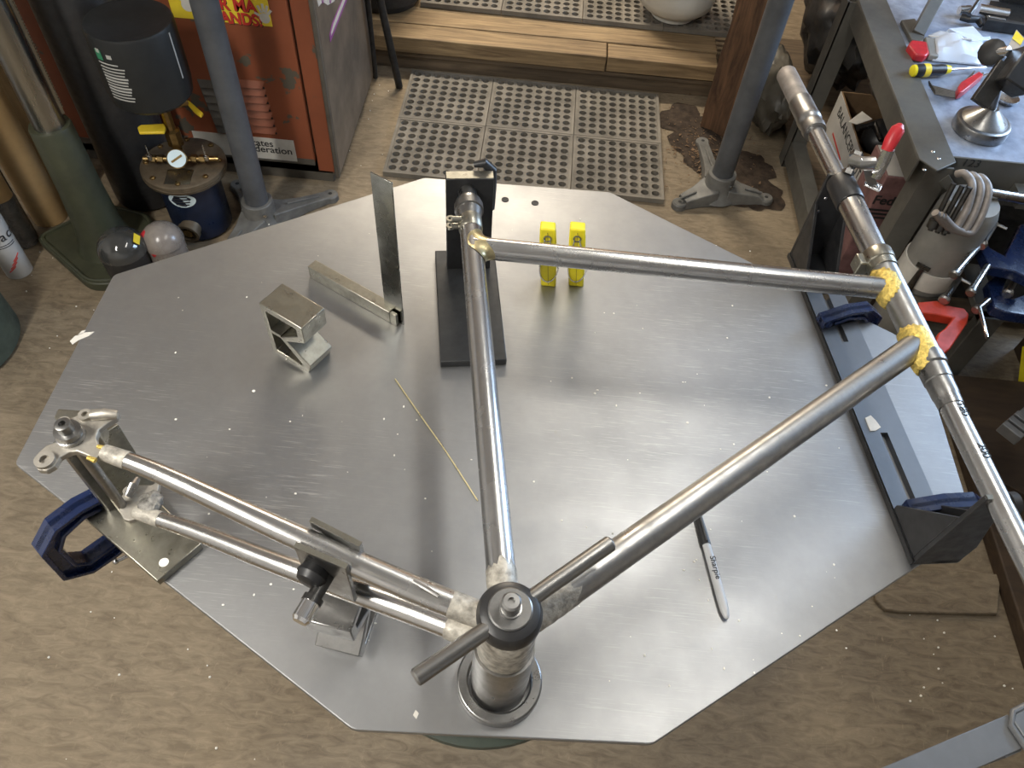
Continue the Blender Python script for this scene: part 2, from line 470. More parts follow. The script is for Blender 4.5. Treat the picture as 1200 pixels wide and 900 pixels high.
# ------------------------------------------------------------------ rubber mats with holes
def mat_panel_mesh(w_, d_, nx, ny, bd=0.011, t=0.018):
    bm = bmesh.new(); seg = 10
    pw = (w_ - 2 * bd) / nx; pd = (d_ - 2 * bd) / ny; r = min(pw, pd) * 0.375
    def vert(x, y, z): return bm.verts.new((x, y, z))
    for i in range(nx):
        for j in range(ny):
            cx = -w_ / 2 + bd + (i + 0.5) * pw; cy = -d_ / 2 + bd + (j + 0.5) * pd
            outer = []; inner = []; low = []
            for k in range(seg):
                a = 2 * math.pi * k / seg
                c, s_ = math.cos(a), math.sin(a)
                f = min(pw / 2 / max(abs(c), 1e-6), pd / 2 / max(abs(s_), 1e-6))
                outer.append(vert(cx + c * f, cy + s_ * f, t - 0.0025)); inner.append(vert(cx + c * r, cy + s_ * r * 1.0, t)); low.append(vert(cx + c * r * 0.93, cy + s_ * r * 0.93, 0.0))
            for k in range(seg):
                q = (k + 1) % seg
                bm.faces.new([outer[k], outer[q], inner[q], inner[k]])
                bm.faces.new([inner[k], inner[q], low[q], low[k]])
            for sx in (-1, 1):
                for sy in (-1, 1):
                    # corner triangles of the cell
                    cv = vert(cx + sx * pw / 2, cy + sy * pd / 2, t - 0.0025)
                    ang = math.atan2(sy * pd, sx * pw) % (2 * math.pi)
                    k = int(ang / (2 * math.pi / seg)); q = (k + 1) % seg
                    bm.faces.new([cv, outer[q], outer[k]])
    def bx(xa, xb, ya, yb):
        vs = [vert(x, y, z) for z in (0, t) for (x, y) in ((xa, ya), (xb, ya), (xb, yb), (xa, yb))]
        for f in ((4, 5, 6, 7), (0, 1, 5, 4), (1, 2, 6, 5), (2, 3, 7, 6), (3, 0, 4, 7)): bm.faces.new([vs[q] for q in f])
    g = 0.0012
    bx(-w_ / 2 + g, w_ / 2 - g, -d_ / 2 + g, -d_ / 2 + bd); bx(-w_ / 2 + g, w_ / 2 - g, d_ / 2 - bd, d_ / 2 - g)
    bx(-w_ / 2 + g, -w_ / 2 + bd, -d_ / 2 + bd, d_ / 2 - bd); bx(w_ / 2 - bd, w_ / 2 - g, -d_ / 2 + bd, d_ / 2 - bd)
    bmesh.ops.recalc_face_normals(bm, faces=bm.faces)
    me = bpy.data.meshes.new('mat_panel'); bm.to_mesh(me); bm.free()
    me.materials.append(MATS['rubber_mat'])
    return me
pm = mat_panel_mesh(0.318, 0.312, 8, 8)
def mat(label, x0, y0_, nx, ny, z, ang=0.0):
    t = thing('rubber_mat', label, 'mat', (x0, y0_, z), 'perforated rubber mats')
    t.rotation_euler = (0, 0, ang)
    for i in range(nx):
        for j in range(ny):
            o = bpy.data.objects.new('mat_panel', pm); C.objects.link(o); o.parent = t
            o.location = (0.318 * (i + 0.5), 0.312 * (j + 0.5), 0)
    return t
mat('grey brown rubber mat with rows of holes lying on the floor', -0.503, 2.09, 3, 2, 0.0015, -0.005)
mat('grey brown rubber mat with rows of holes lying on the wooden step', -0.50, 2.958, 4, 3, SZ + 0.003, -0.01)

# ================================================================== JIG TABLE
table = thing('jig_table', 'octagonal brushed aluminium jig table top on an olive pedestal', 'table', (0, 0.62, 0))
oct_ = [P(17, 543, PZ), P(133, 322, PZ), P(497, 208, PZ), P(715, 225, PZ), V((0.602, 0.787, PZ)), V((0.603, 0.487, PZ)), P(765, 872, PZ), P(413, 855, PZ)]
# round the corners a little
def rounded(pts, r):
    out = []; n = len(pts)
    for i, p in enumerate(pts):
        a = (pts[i - 1] - p).normalized(); b = (pts[(i + 1) % n] - p).normalized()
        for k in range(4):
            t = k / 3
            q = p + a * r * (1 - t) ** 2 + b * r * t ** 2
            out.append(q)
    return out
op = rounded([V(p) for p in oct_], 0.006)
pb = B()
TH = 0.0095
obj('plate', pb.flat(op, PZ - TH, PZ), 'plate_aluminium', table, 0.0012)
for h in ((592, 234), (627, 238)):
    obj('bolt_hole', B().ring(P(*h, PZ) - Z * 0.0002, Z, 0.0062, 0.0052, 0.0008).lathe(P(*h, PZ) - Z * 0.0003, Z, [(0, 0.0055), (0.0006, 0.0055)], 16), 'ink_black', table)
fa, fb_, fc_ = P(494, 861, 0.80), P(560, 879, 0.80), P(622, 868, 0.80)
def circum(a, b, c):
    d = 2 * (a.x * (b.y - c.y) + b.x * (c.y - a.y) + c.x * (a.y - b.y))
    q = lambda p: p.x * p.x + p.y * p.y
    x = (q(a) * (b.y - c.y) + q(b) * (c.y - a.y) + q(c) * (a.y - b.y)) / d
    y = (q(a) * (c.x - b.x) + q(b) * (a.x - c.x) + q(c) * (b.x - a.x)) / d
    return V((x, y, 0)), math.hypot(a.x - x, a.y - y)
fcen, frad = circum(fa, fb_, fc_)
obj('pedestal_flange', B().lathe((fcen.x, fcen.y, 0.800), Z, [(0, frad), (0.012, frad), (PZ - TH - 0.8005, frad * 0.8)], 64), 'green_drum', table)
obj('pedestal_column', B().lathe((0, 0.62, 0.05), Z, [(0, 0.09), (0.10, 0.055), (PZ - TH - 0.0505, 0.055)], 32), 'green_drum', table)
obj('pedestal_foot', B().lathe((0, 0.62, 0.0), Z, [(0, 0.11), (0.025, 0.105), (0.05, 0.09)], 40), 'green_drum', table)

# ================================================================== BICYCLE FRAME
bbx, bby = 0.0170, 0.2400
BB = V((bbx, bby, FR))
frame = thing('bicycle_frame', 'bare steel bicycle frame with brass fillets clamped flat above the jig table', 'bicycle frame', (bbx, bby, PZ))
s_top = P(551, 262, FR)
sd = (s_top - BB).normalized()
tt0 = P(557.5, 289.5, FR); tt0 = BB + sd * (tt0 - BB).dot(sd)
ha = P(921, 86, FR); hb = P(1178, 604, FR)
hd = (hb - ha).normalized()
def onhead(px, py): return (P(px, py, FR) - ha).dot(hd)
tt1 = ha + hd * onhead(1044, 339)
dt1 = ha + hd * onhead(1074, 402)
rS, rT, rD, rH = 0.0143, 0.0143, 0.0161, 0.0172
obj('seat_tube', B().cyl(BB + sd * 0.02, s_top + sd * 0.004, rS, seg=36), 'tube_steel', frame)
obj('top_tube', B().cyl(tt0, tt1, rT, seg=36), 'tube_steel', frame)
td = (tt1 - tt0).normalized()
for k in (0.155, 0.36):
    obj('tube_line', B().ring(tt0 + td * k, td, rT + 0.0002, rT - 0.001, 0.0009, 32), 'tube_steel_dull', frame)
obj('down_tube', B().cyl(BB, dt1, rD, seg=36), 'tube_steel_dull', frame)
dd = (dt1 - BB).normalized()
obj('head_tube', B().cyl(ha + hd * onhead(1039, 315), ha + hd * onhead(1093, 419), rH, seg=40), 'tube_steel_dull', frame)
obj('bottom_bracket_shell', B().lathe(BB - Z * 0.036, Z, [(0, 0.0262), (0.001, 0.0268), (0.070, 0.0268), (0.071, 0.0262)], 40), 'flux', frame)
def fillet(name, T0, a, r, b, Rr, L1, L2, bulge, mat_, jit=0.0):
    T0 = V(T0); a = V(a).normalized(); b = V(b).normalized()
    u, v = basis(a); rows = []; n = 56; m = 8
    for k in range(n):
        th = 2 * math.pi * k / n
        qh = u * math.cos(th) + v * math.sin(th); q = qh * r
        ap = a - b * a.dot(b); qp = q - b * q.dot(b)
        A = ap.dot(ap); Bq = 2 * ap.dot(qp); Cq = qp.dot(qp) - Rr * Rr
        D = max(Bq * Bq - 4 * A * Cq, 0); s_ = (-Bq + math.sqrt(D)) / (2 * A)
        p1 = T0 + q + a * s_
        wv = p1 - T0; wp = wv - b * wv.dot(b); nrm = wp.normalized()
        t = qh - nrm * qh.dot(nrm)
        t = t.normalized() if t.length > 0.05 else (b * (1 if qh.dot(b) > 0 else -1))
        j = 1 + R.uniform(-jit, jit)
        p0 = p1 + a * L1 * j + qh * 0.0002
        p2 = p1 + t * L2 * j
        w2 = p2 - T0; ax = b * w2.dot(b); pr = (w2 - ax).normalized() * (Rr + 0.0003); p2 = T0 + ax + pr
        mid = p1 + (p0 - p1) * bulge + (p2 - p1) * bulge + (qh + nrm) * (0.002 * (1 if bulge > 0.3 else 0))
        rows.append([p0 * (1 - x) ** 2 + mid * 2 * x * (1 - x) + p2 * x * x for x in [i / m for i in range(m + 1)]])
    bb = B(); vr = [[bb.bm.verts.new(p) for p in row] for row in rows]
    for k in range(n):
        for i in range(m):
            bb.poly([vr[k][i], vr[(k + 1) % n][i], vr[(k + 1) % n][i + 1], vr[k][i + 1]])
    o = obj(name, bb, mat_, frame, ang=180)
    return o
f1 = fillet('brass_fillet', tt1, -td, rT, hd, rH, 0.007, 0.014, 0.60, 'brass_fillet', 0.18); f1['label'] = 'rough yellow brass fillet'
f2 = fillet('brass_fillet', dt1, -dd, rD, hd, rH, 0.006, 0.014, 0.60, 'brass_fillet', 0.18); f2['label'] = 'rough yellow brass fillet'
f3 = fillet('seat_fillet', tt0, td, rT, sd, rS + 0.0004, 0.014, 0.013, 0.05, 'brass_thin'); f3['label'] = 'smooth filed brass fillet'
# seat collar with binder ears
obj('seat_collar', B().lathe(s_top - sd * 0.014, sd, [(0, rS + 0.0004), (0.002, rS + 0.0016), (0.022, rS + 0.0016), (0.023, rS)], 32), 'tan_steel', frame)
left = V((-sd.y, sd.x, 0))
for k in (-1, 1):
    e0 = s_top - sd * 0.001 + left * (rS + 0.001) + Z * (0.006 * k + 0.003)
    ear = B().sweep([e0 - left * 0.004, e0 + left * 0.009], [0.004, 0.0045], 12)
    obj('binder_ear', ear.ring(e0 + left * 0.011 - Z * 0.002, Z, 0.0058, 0.0028, 0.004, 20), 'tan_steel', frame)
# flux crust round the bottom bracket
for nme, o_, a_, r_, L0, L1 in (('flux_crust', BB, sd, rS, 0.026, 0.064), ('flux_crust', BB, dd, rD, 0.026, 0.075)):
    bb = B(); seg = 30; rows = []
    for i in range(10):
        t = L0 + (L1 - L0) * i / 9
        u, v = basis(a_)
        row = []
        for k in range(seg):
            th = 2 * math.pi * k / seg
            tt = t + (R.uniform(-0.006, 0.006) if i == 9 else 0)
            row.append(o_ + a_ * tt + (u * math.cos(th) + v * math.sin(th)) * (r_ + 0.0003 + (0.0006 * R.random() if 0 < i < 9 else 0)))
        rows.append(row)
    obj(nme, bb.rings(rows, False), 'flux', frame)
# chainstays
def lerp_path(pts, n=24):
    out = []
    for i in range(n + 1):
        t = i / n; m = len(pts) - 1
        # Catmull-Rom
        s_ = t * m; k = min(int(s_), m - 1); f = s_ - k
        p0 = pts[max(k - 1, 0)]; p1 = pts[k]; p2 = pts[k + 1]; p3 = pts[min(k + 2, m)]
        out.append(0.5 * ((2 * p1) + (p2 - p0) * f + (2 * p0 - 5 * p1 + 4 * p2 - p3) * f * f + (3 * p1 - p0 - 3 * p2 + p3) * f ** 3))
    return out
DRX = P(84, 512, FR + 0.07)
DR = V((DRX.x, DRX.y, FR))
def stay(zs, px):
    pts = [P(x, y, FR + z) for (x, y), z in zip(px, zs)]
    path = lerp_path(pts, 30)
    rad = []
    for i in range(31):
        t = i / 30
        rad.append(0.0115 + 0.0010 * math.sin(min(t * 2.2, 1) * math.pi / 2) - 0.0052 * max(0, (t - 0.25) / 0.75) ** 1.1)
    obj('chainstay', B().sweep(path, rad, 22), 'tube_steel', frame)
    # flux-whitened end toward the dropout and toward the shell
    e = B().sweep(path[26:], [r + 0.0004 for r in rad[26:]], 20); obj('flux_sleeve', e, 'flux', frame)
    e = B().sweep(path[:5], [r + 0.0005 for r in rad[:5]], 20); obj('flux_sleeve', e, 'flux', frame)
    return path
up_path = stay((0.027, 0.034, 0.052, 0.062, 0.066), ((566, 722), (478, 687), (330, 621), (190, 556), (122, 530)))
lo_path = stay((-0.016, -0.026, -0.046, -0.060, -0.066), ((560, 747), (478, 715), (330, 662), (225, 621), (160, 600)))
# dimple slot on the upper stay
obj('stay_dimple', B().sweep([P(484, 681, FR + 0.0455), P(500, 690, FR + 0.0455), P(514, 699, FR + 0.045)], [0.002, 0.0026, 0.002], 10), 'tube_steel_dull', frame)
# dropouts
def dropout(zc, pxs, rings, extra):
    b = B().flat([P(x, y, zc) for x, y in pxs], zc - 0.0035, zc + 0.0035)
    d = obj('dropout', b, 'dull_tan', frame, 0.001)
    for (x, y, ro, ri, h) in rings:
        obj('dropout_boss', B().ring(P(x, y, zc + 0.003), Z, ro, ri, h, 24), 'dull_tan', d)
    return d
du = dropout(FR + 0.067, [(42, 545), (46, 533), (56, 524), (68, 520), (74, 508), (72, 497), (84, 492), (98, 487), (106, 482), (118, 481), (136, 482), (141, 486), (138, 492), (126, 499), (117, 506), (114, 515), (117, 524), (122, 531), (114, 540), (102, 535), (92, 531), (83, 532), (72, 538), (66, 548), (56, 554), (46, 553)],
       [(54, 541, 0.0088, 0.0042, 0.0045), (76, 497, 0.0062, 0.0030, 0.004), (101, 488, 0.0062, 0.0030, 0.004)], None)
obj('dropout_hook', B().sweep([P(108, 487, FR + 0.072), P(122, 485, FR + 0.075), P(138, 486, FR + 0.073)], [0.005, 0.0055, 0.004], 12), 'dull_tan', du)
for q in ((106, 545), (152, 537)):
    pass
obj('braze_spot', B().sweep([P(103, 536, FR + 0.071), P(112, 540, FR + 0.070)], [0.0022, 0.0026], 10), 'brass_fillet', du)
obj('braze_spot', B().sweep([P(114, 523, FR + 0.072), P(123, 525, FR + 0.071)], [0.0018, 0.0022], 10), 'brass_fillet', du)
dl = dropout(FR - 0.069, [(146, 610), (140, 598), (142, 585), (150, 575), (162, 570), (178, 570), (188, 566), (186, 578), (176, 586), (172, 596), (170, 606), (160, 610), (152, 612)], [(152, 577, 0.006, 0.003, 0.004)], None)
obj('dropout_tab', B().sweep([P(150, 582, FR - 0.06), P(156, 568, FR - 0.055), P(160, 562, FR - 0.06)], [0.004, 0.005, 0.004], 10), 'tube_steel_dull', dl)
obj('flux_blob', B().ball(P(176, 590, FR - 0.062), 0.013, 3, (1, 1.2, 0.6)).jitter(0.0012), 'flux_crust', dl)

# ================================================================== BOTTOM BRACKET POST AND TEE HANDLE
bp_ = thing('bottom_bracket_post', 'round steel post with a ring base under the bottom bracket shell', 'jig post', (bbx, bby, PZ))
obj('base_ring', B().ring((bbx, bby, PZ), Z, 0.0455, 0.0335, 0.015, 48), 'machined_steel', bp_, 0.002)
obj('post', B().lathe((bbx, bby, PZ), Z, [(0, 0.0300), (0.112, 0.0300), (0.1225, 0.0290)], 40), 'tube_steel_dull', bp_, 0.0)
obj('spigot_shoulder', B().lathe((bbx, bby, FR + 0.0355), Z, [(0, 0.021), (0.004, 0.021)], 32), 'machined_steel', bp_)
th_ = thing('tee_handle_nut', 'black hub nut with two steel bars tightened on the bottom bracket', 'clamp nut', (bbx, bby, FR + 0.04))
h0 = V((bbx, bby, FR + 0.038))
obj('hub', B().lathe(h0, Z, [(0, 0.0265), (0.002, 0.0288), (0.012, 0.0288), (0.018, 0.026), (0.0215, 0.0195)], 44), 'black_paint', th_)
obj('cap_ring', B().lathe(h0 + Z * 0.0212, Z, [(0, 0.0192), (0.002, 0.0192), (0.003, 0.018)], 40), 'machined_steel', th_)
obj('stud', B().lathe(h0 + Z * 0.024, Z, [(0, 0.0098), (0.003, 0.0098), (0.0032, 0.0085), (0.016, 0.0085), (0.018, 0.0068), (0.0181, 0.0030), (0.015, 0.0026)], 28), 'tube_steel_dull', th_)
zb = FR + 0.050
hc = h0 + Z * 0.012
for p in (P(486, 795, zb), P(716, 636, zb)):
    d = (p - V((hc.x, hc.y, zb))).normalized(); L = (p - V((hc.x, hc.y, zb))).length
    obj('handle_bar', B().lathe(V((hc.x, hc.y, zb)) + d * 0.022, d, [(0, 0.0076), (L - 0.0235, 0.0076), (L - 0.022, 0.0062)], 24), 'handle_grey', th_)

# ================================================================== SEAT TUBE FIXTURE
nd = sd; nr = V((sd.y, -sd.x, 0))
b0 = P(513, 431, PZ + 0.012)
b1 = P(510, 302, PZ + 0.012)
bc = P(554, 367, PZ + 0.012); 
sf = thing('seat_tube_fixture', 'black steel angle fixture holding the seat tube mandrel', 'fixture', (bc.x, bc.y, PZ))
bl = 0.222; bw = 0.093
bcen = (P(513, 431, PZ) + P(597, 431, PZ)) / 2 + nd * (bl / 2 + 0.003)
obj('base_plate', B().box(V((bcen.x, bcen.y, PZ + 0.006)), (bw, bl, 0.012), nr, nd), 'black_satin', sf, 0.0015)
colp = P(551, 316, PZ + 0.012)
colc = BB + sd * ((colp - BB).dot(sd)) + sd * 0.0105
ctop = 1.022
obj('upright', B().box(V((colc.x + nr.x * 0.0035, colc.y + nr.y * 0.0035, (PZ + 0.012 + ctop) / 2)), (0.066, 0.017, ctop - PZ - 0.012), nr, nd), 'black_paint', sf, 0.001)
obj('top_edge', B().box(V((colc.x + nr.x * 0.0035, colc.y + nr.y * 0.0035, ctop + 0.0004)), (0.064, 0.015, 0.0012), nr, nd), 'tan_steel', sf)
cface = (colc - BB).dot(sd) - 0.0085
t0 = (s_top - BB).dot(sd)
gp = cface - t0
mand = [(t0 - 0.01, 0.0125), (t0 + gp * 0.10, 0.0138), (t0 + gp * 0.11, 0.0150), (t0 + gp * 0.36, 0.0172), (t0 + gp * 0.37, 0.0196), (t0 + gp * 0.55, 0.0196), (t0 + gp * 0.56, 0.0180), (t0 + gp * 0.66, 0.0175), (t0 + gp * 0.67, 0.0128), (cface + 0.001, 0.0128)]
print('MANDREL GAP', gp)
obj('mandrel', B().lathe(BB, sd, mand, 36), 'machined_steel', sf)
# black knob behind the upright
kc = V((colc.x, colc.y, 1.0)) + nr * 0.036 + nd * 0.016
obj('lock_lever', B().sweep([kc - Z * 0.05, kc - Z * 0.01, kc + Z * 0.018 - nr * 0.001, kc + Z * 0.030 - nr * 0.012, kc + Z * 0.027 - nr * 0.026], [0.006, 0.007, 0.0075, 0.007, 0.004], 14), 'black_plastic', sf)

# ================================================================== HEAD TUBE MANDREL
hm = thing('head_tube_mandrel', 'long steel mandrel bar with cones through the head tube', 'mandrel bar', tuple(ha + hd * 0.5 - Z * 0.16))
tS = lambda a, b: onhead(a, b)
obj('shaft', B().lathe(ha, hd, [(0.05, 0.0127), (tS(1260, 770), 0.0127)], 32), 'tube_steel', hm)
obj('end_grip', B().lathe(ha, hd, [(0.0, 0.0145), (0.003, 0.0162), (tS(938, 120), 0.0166), (tS(939, 122), 0.0160)], 30), 'grip_grey', hm)
obj('grip_collar', B().lathe(ha, hd, [(tS(938, 120), 0.0178), (tS(947, 137), 0.0178), (tS(948, 139), 0.0186), (tS(950, 143), 0.0186), (tS(950.5, 144), 0.0172), (tS(953, 149), 0.0172), (tS(953.5, 150), 0.0182), (tS(956, 155), 0.0172)], 32), 'tube_steel_dull', hm)
obj('black_collar', B().lathe(ha, hd, [(tS(984, 213), 0.0188), (tS(985, 215), 0.0198), (tS(996, 237), 0.0198), (tS(997, 239), 0.0188)], 36), 'black_paint', hm)
obj('upper_sleeve', B().lathe(ha, hd, [(tS(997, 239), 0.0168), (tS(998, 241), 0.0176), (tS(1029, 303), 0.0160), (tS(1029, 304), 0.013)], 36), 'tube_steel', hm)
obj('split_collar', B().lathe(ha, hd, [(tS(1027, 297), 0.0185), (tS(1028, 299), 0.0202), (tS(1034, 309), 0.0202), (tS(1034.5, 310), 0.0188), (tS(1039, 317), 0.0188)], 36), 'tan_steel', hm)
lh = V((hd.y, -hd.x, 0)); lh = lh if lh.x < 0 else -lh
cl = ha + hd * tS(1030, 304) + lh * 0.021
obj('collar_lug', B().box(cl - Z * 0.008, (0.020, 0.016, 0.022), hd, lh), 'tan_steel', hm, 0.002)
obj('lower_cone', B().lathe(ha, hd, [(tS(1092, 417), 0.0182), (tS(1093, 420), 0.0190), (tS(1097, 430), 0.0190), (tS(1097.5, 432), 0.0170), (tS(1104, 447), 0.0166), (tS(1104.5, 448), 0.0156), (tS(1111, 464), 0.0152), (tS(1112, 466), 0.0145), (tS(1117, 477), 0.0140), (tS(1118, 478), 0.012)], 36), 'machined_steel', hm)
# faint pen marks on the bar
for k, (x, y, body) in enumerate(((1124, 478, '180'), (1146, 526, '200'))):
    o_ = ha + hd * tS(x, y) + Z * 0.0127
    text('pen_mark', body, o_ + lh * 0.002, hd, -lh, 0.013, 'ink_black', hm, lift=0.0002)

# ================================================================== HEAD TUBE FIXTURE (bar + two brackets on the plate)
e1 = P(1068, 662, PZ); e0 = P(938, 345, PZ)
fd = (e0 - e1).normalized()               # along the bar, away from the viewer
fd = V((-hd.x, -hd.y, 0)).normalized()
fs = V((fd.y, -fd.x, 0))                  # to the right
hf = thing('head_tube_fixture', 'slotted steel bar with black end brackets on the right of the table', 'fixture', tuple(e1))
Lb = 0.535; Wb = 0.060
zt = PZ + 0.010
def hfp(u, s_, z): return V((e1.x, e1.y, 0)) + fd * u + fs * s_ + Z * z
def slot_strips():
    b = B()
    def q(u0, u1, s0, s1): b.box((hfp((u0 + u1) / 2, (s0 + s1) / 2, (PZ + zt) / 2)), (u1 - u0, s1 - s0, zt - PZ), fd, fs)
    c0, c1 = 0.024, 0.034
    q(0.0, Lb, 0, c0); q(0.0, Lb, c1, Wb)
    q(0.0, 0.065, c0, c1); q(0.185, 0.345, c0, c1); q(0.45, Lb, c0, c1)
    return b
obj('slotted_bar', slot_strips(), 'bar_steel', hf, 0.0)
obj('bar_edge', B().box(hfp(Lb / 2, -0.0012, PZ + 0.004), (Lb, 0.0018, 0.008), fd, fs), 'black_paint', hf)
def bracket(u, sgn):
    t = 0.006; w2 = 0.026
    up = [hfp(u, 0, PZ), hfp(u, 0.060, PZ), hfp(u, 0.060, PZ + 0.045), hfp(u, 0.030, PZ + 0.150), hfp(u, 0.018, PZ + 0.167), hfp(u, 0.000, PZ + 0.167)]
    if sgn > 0:
        up = [hfp(u, 0, PZ), hfp(u, 0.056, PZ), hfp(u, 0.054, PZ + 0.10), hfp(u, 0.019, PZ + 0.167), hfp(u, 0.000, PZ + 0.167)]
    obj('bracket_upright', B().prism(up, fd * (-sgn * t)), 'black_paint', hf, 0.001)
    obj('bracket_edge', B().box(hfp(u - sgn * t / 2, 0.0095, PZ + 0.1675), (t * 0.9, 0.016, 0.0012), fd, fs), 'tan_steel', hf)
    for s0 in (0.0, 0.048):
        g = [hfp(u - sgn * t, s0, zt), hfp(u - sgn * 0.072, s0, zt), hfp(u - sgn * 0.072, s0, zt + 0.008), hfp(u - sgn * t, s0, zt + 0.105)]
        obj('bracket_gusset', B().prism(g, fs * 0.005), 'black_paint', hf, 0.0008)
    for h_, sx in ((0.145, 0.012), (0.125, 0.012), (0.10, 0.010)):
        obj('bracket_rivet', B().lathe(hfp(u - sgn * t, sx, PZ + h_), -sgn * fd, [(0, 0.0026), (0.0012, 0.0018)], 12), 'tube_steel', hf)
bracket(0.0, -1)
bracket(Lb, 1)
for s_ in (1,):
    wp = [P(x, y, zt + 0.0006) for x, y in ((1014, 490), (1020, 487), (1026, 493), (1032, 501), (1026, 505), (1020, 505), (1017, 498))]
    tag(obj('paint_blob', B().flat(wp, zt + 0.0001, zt + 0.0015), 'chip'), 'white blob of dried paint at the end of the bar slot', 'paint blob')

# ------------------------------------------------------------------ toggle clamp on the upper bracket
tg = thing('toggle_clamp', 'chrome toggle clamp with a red handle beside the mandrel bar', 'toggle clamp', tuple(P(1022, 208, 1.0)))
def TP(x, y, z): return P(x, y, z)
obj('base_flange', B().prism([TP(1012, 218, 1.0), TP(1030, 226, 1.0), TP(1033, 219, 1.0), TP(1015, 210, 1.0)], (0, 0, 0.004)), 'chrome', tg, 0.001)
obj('base_web', B().prism([TP(1015, 215, 1.004), TP(1029, 220, 1.004), TP(1024, 200, 1.035), TP(1012, 200, 1.035)], (0.0, 0.004, 0)), 'tube_steel_dull', tg, 0.001)
obj('link_arm', B().sweep([TP(998, 187, 1.03), TP(1010, 191, 1.035), TP(1026, 190, 1.04)], [0.008, 0.009, 0.008], 10), 'tube_steel_dull', tg)
obj('handle_lever', B().sweep([TP(1026, 208, 1.03), TP(1034, 192, 1.05), TP(1042, 174, 1.075)], [0.007, 0.0085, 0.008], 10), 'tube_steel', tg)
obj('red_grip', B().sweep([TP(1039, 176, 1.072), TP(1045, 164, 1.085), TP(1052, 152, 1.095), TP(1055, 147, 1.098)], [0.0080, 0.0098, 0.0095, 0.005], 14), 'red_plastic', tg)
obj('spindle', B().lathe(TP(992, 206, 1.015), TP(1003, 184, 1.03) - TP(992, 206, 1.015), [(0, 0.009), (0.008, 0.009), (0.009, 0.005), (0.03, 0.005), (0.031, 0.010), (0.037, 0.010)], 6), 'dark_steel', tg)
for x, y in ((1016, 214), (1027, 218), (1024, 202), (1010, 188), (1029, 190)):
    obj('rivet', B().dome(TP(x, y, 1.040 if y < 205 else 1.004), 0.0035, 0.003, 12, 4), 'chrome', tg)
# knurled star knob at the lower end of the bar
kn = thing('star_knob', 'shiny star knob on the lower end of the mandrel bar', 'knob', tuple(P(1193, 585, 1.0)))
kp = P(1191, 590, 1.0)
obj('washer', B().lathe(kp - hd * 0.0 - lh * -0.010, -lh, [(0, 0.012), (0.008, 0.013), (0.010, 0.010)], 20), 'black_plastic', kn)
for k in range(5):
    a = k / 5 * 2 * math.pi
    obj('lobe', B().ball(kp - lh * 0.028 + hd * (0.009 * math.cos(a)) + Z * (0.009 * math.sin(a)), 0.0075, 2), 'chrome', kn)

